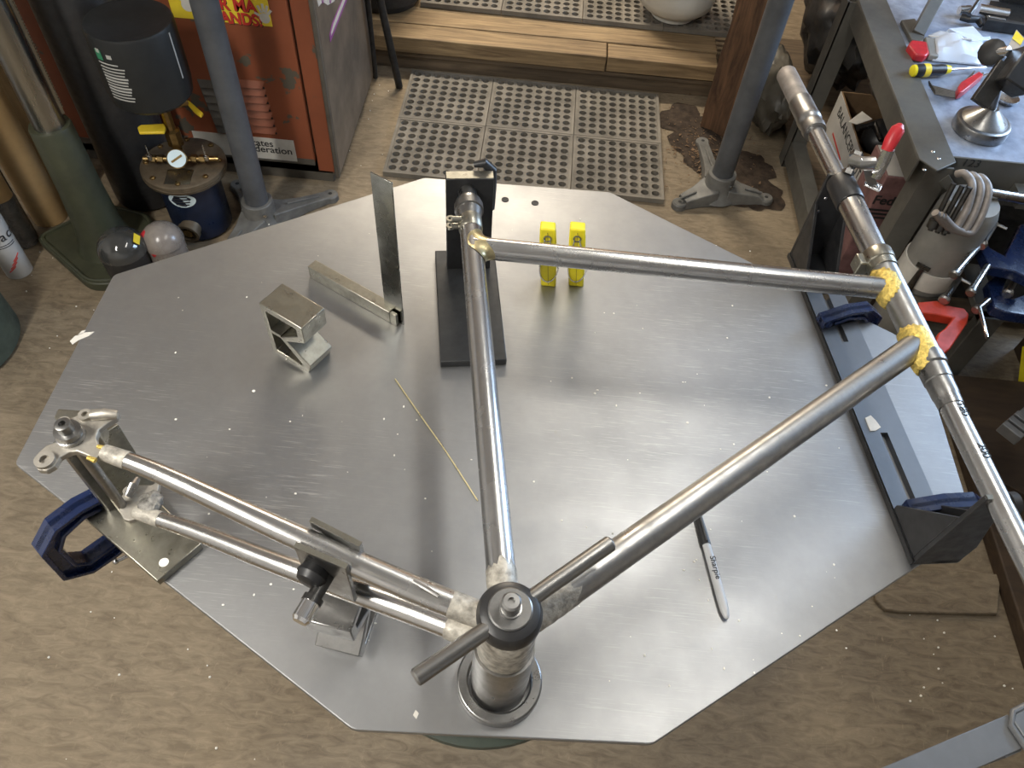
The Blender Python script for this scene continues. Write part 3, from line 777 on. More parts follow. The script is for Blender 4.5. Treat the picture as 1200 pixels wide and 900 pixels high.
# ================================================================== C-CLAMPS
def c_clamp(label, contact, out, axis=Z, d=0.075, h=0.085, t=0.020, mat_='blue_paint', screw_to=None, group=None, handle=True, cat='clamp', hd_dir=None):
    contact = V(contact); X = -V(out).normalized(); A = V(axis).normalized()
    X = (X - A * X.dot(A)).normalized(); Yv = A.cross(X)
    def W(x, z, y=0.0): return contact + X * (x - d) + A * (z - h / 2) + Yv * y
    th_ = thing('c_clamp', label, cat, tuple(W(0, -h / 2 - 0.02)), group)
    k = h / 0.085
    outer = [(d + .011, h / 2), (d + .012, h / 2 + .016 * k), (d * .62, h / 2 + .026 * k), (d * 0.15, h / 2 + .022 * k), (-.018 * k, h / 2 - .006 * k), (-.020 * k, -(h / 2 - .006 * k)), (d * .15, -(h / 2 + .022 * k)), (d * .6, -(h / 2 + .024 * k)), (d + .013, -(h / 2 + .016 * k)), (d + .013, -h / 2 + .004)]
    inner = [(d - .013, -h / 2 + .004), (d * 0.22, -h / 2 + .004 * k), (.005 * k, -h / 2 + .020 * k), (.005 * k, h / 2 - .020 * k), (d * 0.22, h / 2 - .002 * k), (d * .6, h / 2 + .006 * k), (d - .011, h / 2)]
    loop = outer + inner
    f = obj('clamp_frame', B().prism([W(x, z, -t * 0.24) for x, z in loop], Yv * (t * 0.48)), mat_, th_, 0.002)
    for path, sg in ((outer, 1), (inner, 1)):
        rb_ = B(); m_n = len(path); ins = []
        for i in range(m_n):
            a_ = V((*path[max(i - 1, 0)], 0)); b_ = V((*path[min(i + 1, m_n - 1)], 0))
            tg_ = (b_ - a_).normalized(); ins.append((path[i][0] + tg_.y * -0.0062 * k, path[i][1] + tg_.x * 0.0062 * k))
        def cen(p):
            return p
        # offset toward the inside of the section
        test = ins[m_n // 2]; mid = path[m_n // 2]
        want = -1 if path is inner else 1
        sgn_ = 1 if (test[0] - mid[0]) * want > 0 else -1
        ins = [(p[0] + (q_[0] - p[0]) * sgn_, p[1] + (q_[1] - p[1]) * sgn_) for p, q_ in zip(path, ins)]
        va = [[rb_.bm.verts.new(W(p[0], p[1], y_)) for p in path] for y_ in (-t / 2, t / 2)]
        vb_ = [[rb_.bm.verts.new(W(p[0], p[1], y_)) for p in ins] for y_ in (-t / 2, t / 2)]
        for i in range(m_n - 1):
            rb_.poly([va[0][i], va[0][i + 1], va[1][i + 1], va[1][i]]); rb_.poly([vb_[0][i], vb_[1][i], vb_[1][i + 1], vb_[0][i + 1]])
            for q_ in (0, 1): rb_.poly([va[q_][i], vb_[q_][i], vb_[q_][i + 1], va[q_][i + 1]])
        for i in (0, m_n - 1): rb_.poly([va[0][i], va[1][i], vb_[1][i], vb_[0][i]])
        obj('frame_rib', rb_, mat_, f, 0.002)
    obj('anvil', B().lathe(W(d, h / 2), A, [(0, 0.0105), (0.004, 0.011), (0.014, 0.010)], 16), mat_, f)
    st_ = screw_to if screw_to is not None else -0.02
    # screw rises from the lower jaw
    zl = -h / 2 - 0.075 * k
    obj('screw', B().lathe(W(d, zl), A, [(0, 0.0055), (h / 2 + st_ - zl - 0.006, 0.0055)], 16), 'machined_steel', th_)
    obj('swivel_pad', B().lathe(W(d, h / 2 + st_ - 0.008), A, [(0, 0.009), (0.005, 0.011), (0.008, 0.011)], 18), 'machined_steel', th_)
    if handle:
        hv = V(hd_dir).normalized() if hd_dir is not None else Yv
        c = W(d, zl + 0.008)
        hb_ = B().sweep([c - hv * 0.036, c + hv * 0.036], 0.0028, 12)
        for s_ in (-1, 1): hb_.ball(c + hv * (0.036 * s_), 0.0042, 2)
        obj('tommy_bar', hb_, 'tube_steel', th_)
    return th_
ctop_ = PZ + 0.012
c_clamp('blue C-clamp gripping the dropout fixture at the left corner', P(124, 585, ctop_), (-0.62, -0.78, 0), d=0.072, h=0.078, t=0.024, screw_to=-0.0235, hd_dir=(-0.75, -0.55, 0))
c_clamp('blue C-clamp on the far end of the slotted bar', P(967, 378, zt), (0.93, 0.36, 0), d=0.082, h=0.075, t=0.020, screw_to=-0.021)
c_clamp('blue C-clamp on the near end of the slotted bar', P(1070, 599, zt), (0.98, 0.20, 0), d=0.090, h=0.075, t=0.020, screw_to=-0.021)

# ================================================================== DROPOUT FIXTURE
df = thing('dropout_fixture', 'steel upright on a flux stained base plate holding the rear dropouts', 'fixture', tuple(P(165, 620, PZ)))
zbp = PZ + 0.012
bpx = [P(x, y, zbp) for x, y in ((236, 637), (184, 681), (98, 606), (160, 562))]
obj('base_plate', B().prism([V((p.x, p.y, PZ)) for p in bpx], (0, 0, 0.012)), 'tan_steel', df, 0.0012)
c1 = P(149, 608, zbp); c2 = P(190, 578, zbp); c0 = P(126, 599, zbp)
ux = (c2 - c1).normalized(); uy = (c0 - c1).normalized()
wd = (c2 - c1).length; dp = (c0 - c1).length + 0.003; top = 1.002
for nm, a, b_, m_ in (('upright_face', 0.0, 0.006, 'tan_steel'), ('upright_back', dp - 0.006, dp, 'machined_steel')):
    obj(nm, B().prism([c1 + uy * a, c1 + ux * wd + uy * a, c1 + ux * wd + uy * b_, c1 + uy * b_], (0, 0, top - zbp)), m_, df, 0.0008)
obj('upright_core', B().prism([c1 + ux * 0.012 + uy * 0.0065, c1 + ux * wd + uy * 0.0065, c1 + ux * wd + uy * (dp - 0.0065), c1 + ux * 0.012 + uy * (dp - 0.0065)], (0, 0, top - zbp - 0.004)), 'black_paint', df)
tb = P(86, 490, 1.062)
obj('top_block', B().prism([P(63, 489, 1.042), P(68, 479, 1.042), P(112, 482, 1.042), P(110, 500, 1.042), P(84, 510, 1.042)], (0, 0, -0.0395)), 'tan_steel', df, 0.001)
ax = V((DR.x, DR.y, 0))
obj('axle', B().cyl(ax + Z * (FR - 0.085), ax + Z * (FR + 0.075), 0.0048), 'machined_steel', df)
obj('axle_nut', B().lathe(ax + Z * (FR + 0.0708), Z, [(0, 0.0132), (0.004, 0.0132), (0.0045, 0.0118), (0.011, 0.0118), (0.0115, 0.0072), (0.021, 0.0072), (0.0215, 0.0060), (0.0216, 0.0032), (0.017, 0.003)], 28), 'machined_steel', df)
obj('white_drip', B().dome(P(192, 659, zbp), 0.0055, 0.0012, 16, 3), 'chip', df)

# ================================================================== CHAINSTAY CLAMP
cc = thing('chainstay_clamp', 'pair of steel clamp plates with a chrome bolt on the chainstays', 'clamp', tuple(P(385, 720, PZ + 0.10)))
def cplate(pa, pb, z, hh, nm, hs=0.0):
    a = P(*pa, z); b_ = P(*pb, z); d = (b_ - a).normalized(); s_ = V((-d.y, d.x, 0))
    obj(nm, B().prism([a, b_, b_ + s_ * 0.005, a + s_ * 0.005], (0, 0, -hh)), 'machined_steel', cc, 0.0008)
    obj(nm + '_edge', B().prism([a + Z * 0.0002, b_ + Z * 0.0002, b_ + s_ * 0.005 + Z * 0.0002, a + s_ * 0.005 + Z * 0.0002], (0, 0, 0.0006)), 'tan_steel', cc)
    return a, b_, d, s_
cplate((362, 611), (421, 641), 1.062, 0.085, 'back_plate')
a, b_, d, s_ = cplate((344, 641), (405, 667), 1.062, 0.078, 'front_plate')
m_ = (a + b_) / 2 - Z * 0.030
obj('knob', B().lathe(m_ + d * -0.008, -s_, [(-0.002, 0.012), (0.008, 0.015), (0.014, 0.012), (0.016, 0.008)], 14), 'black_plastic', cc)
obj('bolt', B().lathe(m_ + d * 0.002 - Z * 0.006, -s_, [(0, 0.007), (0.022, 0.007), (0.0225, 0.0095), (0.028, 0.0095)], 24), 'dark_steel', cc)
obj('chrome_nut', B().lathe(m_ + d * 0.002 - Z * 0.006 - s_ * 0.028, -s_, [(0, 0.0088), (0.016, 0.0088), (0.019, 0.0066), (0.0195, 0.003)], 12), 'chrome', cc)

# ================================================================== V-BLOCKS
def v_block(label, o, u, w_, dep, mat_='tan_steel'):
    """o: near-left bottom corner of the profile face; u: profile direction; w_: extrusion direction"""
    o = V(o); u = V(u).normalized(); w_ = V(w_).normalized()
    outer = [(0, 0), (0, .097), (.0745, .097), (.0735, .066), (.036, .044), (.074, .018), (.068, 0)]
    inner = [(.009, .006), (.008, .086), (.062, .087), (.0615, .072), (.024, .045), (.058, .010), (.056, .006)]
    t = thing('v_block', label, 'v-block', tuple(o), 'hollow steel V-blocks')
    b = B()
    def q(p, k): return o + u * p[0] + Z * p[1] + w_ * (dep * k)
    lo_ = [[b.bm.verts.new(q(p, k)) for p in outer] for k in (0, 1)]
    li = [[b.bm.verts.new(q(p, k)) for p in inner] for k in (0, 1)]
    n = len(outer)
    for i in range(n):
        j = (i + 1) % n
        b.poly([lo_[0][i], lo_[0][j], li[0][j], li[0][i]]); b.poly([lo_[1][i], lo_[1][j], li[1][j], li[1][i]])
        b.poly([lo_[0][i], lo_[0][j], lo_[1][j], lo_[1][i]]); b.poly([li[0][i], li[0][j], li[1][j], li[1][i]])
    obj('body', b, mat_, t, 0.0012)
    obj('web', B().prism([q((.008, .050), .0), q((.027, .050), .0), q((.027, .044), .0), q((.008, .044), .0)], w_ * (dep * 0.96)), mat_, t)
    return t
vu = P(351, 384, PZ + .097) - P(303, 355, PZ + .097); vw = P(328, 334, PZ + .097) - P(303, 355, PZ + .097)
vo = P(303, 355, PZ + .097)
v_block('hollow steel V-block standing alone near the square', (vo.x, vo.y, PZ), vu, vw, 0.044)
# second one turned under the chainstays
q0 = P(411, 741, PZ + 0.097)
w2 = P(360, 728, PZ + 0.097) - q0
w2.z = 0; w2.normalize()
u2 = V((-w2.y, w2.x, 0)); u2 = u2 if u2.y < 0 else -u2
q0 = V((q0.x, q0.y, PZ)) - u2 * 0.0745
v_block('hollow steel V-block standing under the chainstay clamp', q0, u2, w2, 0.050, 'machined_steel')

# ================================================================== ENGINEER'S SQUARE
es = thing('engineer_square', 'steel engineer square standing with its blade upright', 'square', tuple(P(420, 350, PZ)))
sa = P(363, 325, PZ); sb_ = P(465, 383, PZ)
sdv = (sb_ - sa).normalized(); ssd = V((-sdv.y, sdv.x, 0))
if ssd.y < 0: ssd = -ssd
Ls = (sb_ - sa).length
obj('stock', B().box(sa + sdv * (Ls - 0.012) / 2 + ssd * 0.009 + Z * 0.0115, (Ls - 0.012, 0.018, 0.023), sdv, ssd), 'tan_steel', es, 0.001)
for k in (0.0, 0.0125):
    obj('stock_cheek', B().box(sa + sdv * (Ls - 0.006) + ssd * (0.00275 + k) + Z * 0.0115, (0.0115, 0.0055, 0.023), sdv, ssd), 'tan_steel', es, 0.0008)
bz = 0.258
obj('blade', B().box(sa + sdv * (Ls - 0.0105) + ssd * 0.009 + Z * (bz / 2), (0.033, 0.0022, bz), sdv, ssd), 'blade_steel', es, 0.0004)

# ================================================================== YELLOW FLOATS WITH BEAD CHAIN
def yellow_block(label, x, y):
    o = P(x, y, PZ); hgt = 0.114; wv = 0.0245; dv = 0.020
    t = thing('yellow_block', label, 'plastic block', tuple(o), 'yellow blocks with bead chains')
    c = o + V((0, dv / 2, 0))
    b = B()
    ln = V((-0.012, 0, 0))          # they lean a little
    def yb(w_, d_, zz): return [c + V((a_ * w_ / 2, b_ * d_ / 2, zz)) + ln * (zz / hgt) for a_, b_ in ((-1, -1), (1, -1), (1, 1), (-1, 1))]
    b.rings([yb(wv * .94, dv, 0), yb(wv, dv, hgt * 0.3), yb(wv, dv, hgt * 0.75), yb(wv * 0.90, dv * 0.9, hgt)])
    obj('body', b, 'yellow_plastic', t, 0.0025)
    obj('seam', B().rings([[p + V((0, -0.0003, 0)) for p in yb(0.0012, dv, 0.004)], [p + V((0, -0.0003, 0)) for p in yb(0.0012, dv, hgt * 0.95)]]), 'seam_yellow', t)
    obj('eyelet', B().ring(c + V((-0.0105, -dv / 2 - 0.0015, hgt - 0.016)), V((0, 1, 0)), 0.006, 0.0042, 0.002, 20), 'tube_steel', t)
    ch = B()
    n = 26
    for i in range(n + 1):
        a = math.pi * i / n
        ch.ball(c + V((-math.cos(a) * (wv / 2 + 0.0015), -dv / 2 - 0.0015, 0.042 - 0.030 * math.sin(a))) - V((0.003, 0, 0)), 0.0013, 1)
    for k in (-1, 1):
        for i in range(20):
            ch.ball(c + V((k * (wv / 2 + 0.0015) * (1 - i / 26) - 0.003 - 0.0004 * i, -dv / 2 - 0.0015, 0.042 + i * 0.0028)), 0.0013, 1)
    obj('bead_chain', ch, 'tube_steel', t)
yellow_block('yellow plastic block with bead chain, the one nearer the seat tube', 642.5, 336)
yellow_block('yellow plastic block with bead chain, the one nearer the head tube', 675, 336)

# ================================================================== SMALL THINGS ON THE PLATE
tag(obj('filler_rod', B().sweep(lerp_path([P(463, 444, PZ + .001), P(488, 480, PZ + .001), P(524, 531, PZ + .001), P(560, 587, PZ + .001)], 12), 0.0009, 8), 'filler_rod'), 'thin brass filler rod lying on the plate', 'brazing rod')
mk0 = P(816, 596, PZ + 0.0055); mk1 = P(852, 725, PZ + 0.0055); mkm = P(831.5, 638, PZ + 0.0055)
mkd = (mk1 - mk0).normalized(); mL = (mk1 - mk0).length; mc = (mkm - mk0).length
pen = thing('marker_pen', 'grey marker pen with a black cap lying below the down tube', 'marker', tuple(mk0 - Z * 0.0055))
obj('pen_body', B().lathe(mk0, mkd, [(mc - 0.004, 0.0049), (mL - 0.022, 0.0056), (mL - 0.010, 0.0052), (mL - 0.003, 0.0036), (mL - 0.001, 0.0030), (mL, 0.0018)], 24), 'pen_grey', pen)
obj('pen_cap', B().lathe(mk0, mkd, [(0, 0.0034), (0.002, 0.0042), (mc * 0.6, 0.0052), (mc - 0.003, 0.0056), (mc, 0.0056)], 24), 'black_plastic', pen)
mside = V((mkd.y, -mkd.x, 0)); mside = mside if mside.x > 0 else -mside
obj('cap_clip', B().box(mk0 + mkd * (mc * 0.55) + Z * 0.0058, (mc * 0.8, 0.003, 0.0018), mkd, mside), 'black_plastic', pen, 0.0004)
text('pen_lettering', 'Sharpie', mk0 + mkd * (mc + 0.017) + Z * 0.0053 - mside * 0.0020, mkd, mside, 0.0098, 'ink_black', pen, lift=0.0003)

# dried white smears on the plate
for pts_ in (((82, 400), (88, 394), (98, 390), (111, 389), (104, 394), (92, 399), (85, 404)), ((90, 394), (96, 388), (101, 387), (97, 391)), ((484, 838), (487, 832), (491, 836), (488, 843))):
    obj('white_smear', B().flat([P(x, y, PZ) for x, y in pts_], PZ + 0.0001, PZ + 0.0006), 'white_sticker', table)
# chips and filings on the plate (nobody could count them)
cb = B()
for i in range(150):
    px, py = R.uniform(120, 1000), R.uniform(240, 840)
    p = P(px, py, PZ)
    if not (-0.5 < p.x < 0.5 and 0.25 < p.y < 1.0) : continue
    s_ = R.uniform(0.0006, 0.0017)
    cb.ball(p + Z * s_ * 0.4, s_, 1, (R.uniform(0.7, 1.5), R.uniform(0.7, 1.5), 0.5))
ch_ = obj('metal_chips', cb, 'chip'); ch_['kind'] = 'stuff'; tag(ch_, 'scattered pale filings on the aluminium plate', 'filings')

# ================================================================== LEFT BACKGROUND: CABINET
CY = 2.03
cab = thing('steel_cabinet', 'battered red steel cabinet with louvres and stickers', 'cabinet', (-1.15, 2.33, 0))
cx0, cx1 = -1.80, -0.632
CH = 1.10
obj('body', B().box(((cx0 + cx1) / 2, CY + 0.305, 0.03 + CH / 2), (cx1 - cx0, 0.59, CH)), 'cabinet_side', cab, 0.004)
obj('kick_plate', B().box(((cx0 + cx1) / 2, CY + 0.02, 0.05), (cx1 - cx0 - 0.05, 0.02, 0.1)), 'cabinet_trim', cab)
for xa, xb in ((cx1 - 0.066, cx1 - 0.002), (cx0 + 0.002, cx0 + 0.05)):
    obj('stile', B().box(((xa + xb) / 2, CY + 0.004, 0.04 + CH / 2), (xb - xa, 0.016, CH - 0.02)), 'cabinet_red', cab, 0.002)
dx0, dx1, dz0 = cx0 + 0.056, cx1 - 0.072, 0.075
door = obj('door', B().box(((dx0 + dx1) / 2, CY, dz0 + (CH - dz0) / 2), (dx1 - dx0, 0.02, CH - dz0 - 0.02)), 'cabinet_red', cab, 0.003)
obj('door_bottom_band', B().box(((dx0 + dx1) / 2, CY - 0.0105, dz0 + 0.012), (dx1 - dx0, 0.001, 0.022)), 'cabinet_trim', door)
DY = CY - 0.010
for cpx in ((299, 240)):
    for i in range(7):
        c = PY(293 + i * 2.6, 94 + i * 9.0, DY)
        if cpx == 240: c = PY(247 + i * 3.4, 94 + i * 9.0, DY)
        lb = B().prism([V((c.x - 0.042, DY, c.z)), V((c.x + 0.042, DY, c.z)), V((c.x + 0.034, DY - 0.010, c.z - 0.020)), V((c.x - 0.034, DY - 0.010, c.z - 0.020))], (0, 0.0012, -0.001))
        obj('louvre', lb, 'cabinet_red' if cpx == 299 else 'cabinet_trim', door)
        obj('louvre_slot', B().box((c.x, DY - 0.0008, c.z - 0.021), (0.078, 0.002, 0.006)), 'ink_black', door)
# yellow warning sticker with hands
q = [PY(196, 0, DY), PY(319, 31, DY)]
sx1 = PY(319.5, 31, DY).x; sz0 = PY(319, 31, DY).z; sx0 = PY(204, 22, DY).x
stk = obj('yellow_sticker', B().box(((sx0 + sx1) / 2, DY - 0.0008, sz0 + 0.055), (sx1 - sx0, 0.0012, 0.11)), 'yellow_sticker', door)
def st_text(body, px, py, size, mat_, align='LEFT', sx=1.0, lift=0.0012):
    return text('sticker_lettering', body, PY(px, py, DY) , (1, 0, 0), (0, 0, 1), size, mat_, door, align, sx, lift, 0.0012)
for dx_, m_, lf in ((0.0018, 'ink_black', 0.0013), (0.0, 'ink_red', 0.0020)):
    text('sticker_lettering', 'R MA', PY(258, 10, DY) + V((dx_, 0, -dx_)), (1, 0, 0), (0, 0, 1), 0.046, m_, door, 'LEFT', 0.95, lf, 0.0016)
    text('sticker_lettering', 'HANDS!', PY(248, 24.5, DY) + V((dx_, 0, -dx_)), (1, 0, 0), (0, 0, 1), 0.046, m_, door, 'LEFT', 0.86, lf, 0.0016)
def hand(c, s_, flip=1):
    b = B()
    c = V(c) + V((0, -0.0024, 0))
    b.lathe(c, V((0, 1, 0)), [(0, 0.017 * s_), (0.0008, 0.017 * s_)], 20)
    for ang, L in ((-62, 0.034), (-22, 0.043), (0, 0.047), (20, 0.044), (42, 0.037)):
        a = math.radians(ang) * flip
        dv = V((math.sin(a), 0, math.cos(a))); sv = V((math.cos(a), 0, -math.sin(a)))
        b.box(c + dv * (L * s_ * 0.72) + V((0, 0.0004 + ang * 2e-6, 0)), (L * s_ * 0.58, 0.0078 * s_, 0.0008), dv, sv)
    obj('hand_print', b, 'white_sticker', door)
hand(PY(310.5, 21, DY), 0.85)
hand(PY(220, 6, DY), 1.0, -1)
# white sticker
wx1 = PY(348.5, 188, DY).x; wz0 = PY(348, 189, DY).z; wz1 = PY(343, 164.5, DY).z; wx0 = PY(232, 176, DY).x
obj('white_sticker', B().box(((wx0 + wx1) / 2, DY - 0.0008, (wz0 + wz1) / 2), (wx1 - wx0, 0.0012, wz1 - wz0)), 'white_sticker', door)
text('sticker_lettering', 'States', PY(321, 172, DY), (1, 0, 0), (0, 0, 1), 0.034, 'ink_black', door, 'RIGHT', 1.0, 0.0016, 0.0004)
text('sticker_lettering', 'Federation', PY(343.5, 181, DY), (1, 0, 0), (0, 0, 1), 0.034, 'ink_black', door, 'RIGHT', 1.05, 0.0016, 0.0004)
# stickers on the side
SX = cx1 + 0.0005
def sidepoly(pts, mat_, nm, lift):
    obj(nm, B().prism([PX(x, y, SX + lift) for x, y in pts], (0.0006, 0, 0)), mat_, cab)
sidepoly([(386, 41), (389, 27), (403, -6), (409, -6), (398, 22), (387, 50)], 'ink_purple', 'side_sticker', 0.0)
sidepoly([(388, 38), (391, 27), (404, -6), (407, -6), (396, 22), (388, 42)], 'white_sticker', 'side_sticker', 0.0008)
sidepoly([(370, -6), (373, 8), (378, 2), (384, 6), (391, 2), (396, -6)], 'white_sticker', 'side_sticker', 0.0)
for x, y in ((378, -1), (387, -1)):
    c = PX(x, y, SX + 0.001)
    obj('side_sticker_mark', B().ring(c, (1, 0, 0), 0.011, 0.006, 0.0008, 16), 'ink_purple', cab)
obj('corner_post', B().box((cx1 - 0.006, CY + 0.0, 0.03 + CH / 2), (0.014, 0.02, CH)), 'cabinet_trim', cab, 0.003)

# ------------------------------------------------------------------ pole stands
def pole_stand(label, c, toes, top, r=0.0345):
    t = thing('pole_stand', label, 'stand', (c[0], c[1], 0), 'grey pole stands')
    c = V((c[0], c[1], 0))
    obj('pole', B().lathe(c + Z * 0.05, Z, [(0, r), (top - 0.05, r)], 36), 'grey_pole', t)
    hub = obj('hub', B().lathe(c, Z, [(0.012, r * 2.0), (0.03, r * 1.65), (0.05, r * 1.42), (0.098, r * 1.36), (0.10, r * 1.30), (0.10, r * 1.03), (0.09, r * 1.01)], 36), 'grey_casting', t)
    for k, p in enumerate(toes):
        p = V((p[0], p[1], 0)); d = (p - c).normalized(); s_ = V((-d.y, d.x, 0)); L = (p - c).length
        pts = []
        for (u, w_, z) in ((0.03, 0.050, 0.060), (0.08, 0.034, 0.045), (0.14, 0.024, 0.034), (L - 0.03, 0.021, 0.024), (L - 0.012, 0.024, 0.022)):
            pts.append((u, w_, z))
        rows = []
        for u, w_, z in pts:
            rows.append([c + d * u + s_ * w_ + Z * 0.001, c + d * u + s_ * w_ * 0.92 + Z * z, c + d * u - s_ * w_ * 0.92 + Z * z, c + d * u - s_ * w_ + Z * 0.001])
        leg = obj('leg', B().rings(rows), 'grey_casting', t, 0.003)
        obj('toe', B().lathe(c + d * (L - 0.012) + Z * 0.001, Z, [(0, 0.0255), (0.017, 0.0245), (0.022, 0.020)], 24), 'grey_casting', leg)
        obj('toe_bolt_hole', B().lathe(c + d * (L - 0.012) + Z * 0.0225, Z, [(0, 0.007), (0.0008, 0.006)], 14), 'ink_black', leg)
        obj('leg_rib', B().sweep([c + d * 0.09 + Z * 0.046, c + d * 0.15 + Z * 0.037, c + d * (L - 0.05) + Z * 0.028], [0.004, 0.004, 0.003], 8), 'grey_casting', leg)
    sc_ = c + V((0.6, -0.8, 0)) * (r * 1.36) + Z * 0.075
    obj('set_screw', B().lathe(sc_, V((0.6, -0.8, 0)), [(0, 0.006), (0.008, 0.006)], 8), 'tube_steel', hub)
    return t
c = P(303, 243, 0.07); tl = P(391, 226, 0.02)
pole_stand('grey pole on a cast tripod foot in front of the red cabinet', (c.x, c.y), [(tl.x, tl.y), (c.x - 0.10, c.y - 0.24), (c.x - 0.13, c.y + 0.165)], 1.45)
c = P(846, 205, 0.09)
pole_stand('grey pole on a cast tripod foot beside the rubber mat', (c.x, c.y), [P(793, 238, 0.02)[:2], P(823, 163, 0.02)[:2], P(902, 232, 0.02)[:2]], 1.45)

# ------------------------------------------------------------------ gas fluxer
gx, gy = -1.012, 1.780
gf = thing('flux_pot', 'navy flux pot with a bolted bronze lid, gauge and yellow handled valves', 'flux pot', (gx, gy, 0))
g0 = V((gx, gy, 0))
obj('body', B().lathe(g0, Z, [(0, 0.078), (0.012, 0.088), (0.17, 0.088), (0.212, 0.086)], 40), 'navy_paint', gf)
obj('lid', B().lathe(g0 + Z * 0.208, Z, [(0, 0.117), (0.010, 0.120), (0.012, 0.116), (0.014, 0.120), (0.024, 0.119), (0.028, 0.113)], 48), 'lid_bronze', gf)
for k in range(8):
    a = k / 8 * 2 * math.pi + 0.2
    obj('lid_bolt', B().lathe(g0 + V((math.cos(a), math.sin(a), 0)) * 0.102 + Z * 0.234, Z, [(0, 0.008), (0.006, 0.008), (0.008, 0.005)], 6), 'brass', gf)
lz = 0.236
obj('name_plate', B().prism([P(192, 216, lz + .001), P(222, 216, lz + .001), P(227, 199, lz + .001), P(197, 199, lz + .001)], (0, 0, 0.0015)), 'tan_steel', gf)
gcx = P(205, 184, 0.29)
obj('cross_pipe', B().cyl(P(168, 186, 0.262), P(256, 186, 0.262), 0.0075), 'brass', gf)
for x in (180, 189, 228, 238):
    p = P(x, 186, 0.262)
    obj('pipe_nut', B().lathe(p - V((0.008, 0, 0)), V((1, 0, 0)), [(0, 0.012), (0.016, 0.012)], 6), 'brass', gf)
for x in (175, 241):
    p = P(x, 183, 0.275)
    obj('needle_valve', B().lathe(p - Z * 0.012, Z, [(0, 0.007), (0.014, 0.007), (0.015, 0.003), (0.05, 0.002)], 12), 'tube_steel', gf)
gv = V((0.35, -0.75, 0.55)).normalized()
ga = P(207, 186, 0.285)
gg = obj('gauge', B().lathe(ga - gv * 0.02, gv, [(0, 0.022), (0.004, 0.0275), (0.018, 0.0275), (0.020, 0.025)], 28), 'brass', gf)
obj('gauge_face', B().lathe(ga + gv * 0.0002, gv, [(0, 0.0245), (0.001, 0.0240)], 28), 'gauge_glass', gg)
u_, v_ = basis(gv)
obj('gauge_needle', B().box(ga + gv * 0.0018, (0.034, 0.006, 0.001), (u_ * 0.9 + v_ * 0.4).normalized(), (v_ * 0.9 - u_ * 0.4).normalized()), 'brass', gg)
vb = P(203, 158, 0.33)
obj('riser_valve', B().lathe(V((vb.x, vb.y, 0.236)), Z, [(0, 0.014), (0.02, 0.016), (0.021, 0.011), (0.06, 0.013), (0.065, 0.022), (0.11, 0.022), (0.115, 0.013), (0.19, 0.013), (0.195, 0.018), (0.225, 0.018)], 8), 'brass', gf)
yv = P(196, 152, 0.345)
yh = obj('valve_handle', B().prism([P(162, 152, 0.36), P(164, 158, 0.36), P(193, 157.5, 0.36), P(195, 152, 0.36), P(193, 147.5, 0.36), P(166, 149, 0.36)], (0, 0, 0.008)), 'yellow_paint', gf, 0.002)
obj('valve_handle', B().prism([P(214, 117, 0.42), P(222, 120, 0.42), P(239, 135, 0.40), P(236, 139, 0.40), P(229, 134, 0.40)], (0, 0, 0.007)), 'yellow_paint', gf, 0.002)
obj('side_valve', B().cyl(P(206, 122, 0.42), P(220, 119, 0.42), 0.011), 'brass', gf)
od = V((-0.05, -0.93, -0.1)).normalized()
oo = g0 + V((0.004, -0.080, 0.062))
outl = obj('outlet', B().lathe(oo, od, [(0, 0.030), (0.016, 0.030), (0.018, 0.034), (0.034, 0.034), (0.035, 0.026), (0.022, 0.024)], 28), 'lid_bronze', gf)
obj('outlet_plug', B().lathe(oo + od * 0.02, od, [(0, 0.024), (0.002, 0.016), (0.012, 0.014)], 20), 'brass', outl)
# oval label on the body
lab = B(); rows = []
for sgn_, rr in ((0, 1.0),):
    cen = []
    for k in range(28):
        a = k / 28 * 2 * math.pi
        az = math.radians(-86) + 0.45 * math.cos(a); zz = 0.165 + 0.024 * math.sin(a)
        cen.append(g0 + V((math.cos(az), math.sin(az), 0)) * 0.0895 + Z * zz)
    lab.poly([lab.bm.verts.new(p) for p in cen])
obj('oval_label', lab, 'gauge_glass', gf)
for k in range(4):
    b = B()
    az0 = math.radians(-86)
    rowa = []
    for i in range(7):
        az = az0 + (i - 3) / 3 * (0.28 - 0.05 * abs(k - 1.5)); rowa.append(g0 + V((math.cos(az), math.sin(az), 0)) * 0.0905 + Z * (0.180 - k * 0.0095))
    b.sweep(rowa, 0.0018, 6)
    obj('label_mark', b, 'ink_black', gf)
# black canister standing over the pot
kx, ky = -1.012, 1.752
can = thing('black_canister', 'matt black canister with a printed label above the flux pot', 'canister', (kx, ky, 0.462))
k0 = V((kx, ky, 0.462))
obj('shell', B().lathe(k0, Z, [(0, 0.055), (0.006, 0.088), (0.02, 0.102), (0.05, 0.106), (0.205, 0.106), (0.212, 0.103), (0.213, 0.098), (0.210, 0.090)], 56), 'canister_black', can)
def wrap(az_deg, zc, body, size, mat_, parent, c0, rad, nm='label_lettering'):
    az = math.radians(az_deg); n_ = V((math.cos(az), math.sin(az), 0)); ux_ = V((-n_.y, n_.x, 0))
    return text(nm, body, c0 + n_ * rad + Z * zc, ux_, Z, size, mat_, parent, 'CENTER', 1.0, 0.0008)
def label_bar(az0, az1, z, h_, mat_, nm='label_line'):
    b = B(); rows = []
    n_ = max(3, int(abs(az1 - az0) / 3))
    for i in range(n_ + 1):
        az = math.radians(az0 + (az1 - az0) * i / n_); dv = V((math.cos(az), math.sin(az), 0))
        rows.append([k0 + dv * 0.1063 + Z * (z - h_ / 2), k0 + dv * 0.1070 + Z * (z - h_ / 2), k0 + dv * 0.1070 + Z * (z + h_ / 2), k0 + dv * 0.1063 + Z * (z + h_ / 2)])
    obj(nm, b.rings(rows), mat_, can)
label_bar(-121, -111, 0.172, 0.026, 'ink_green', 'label_logo')
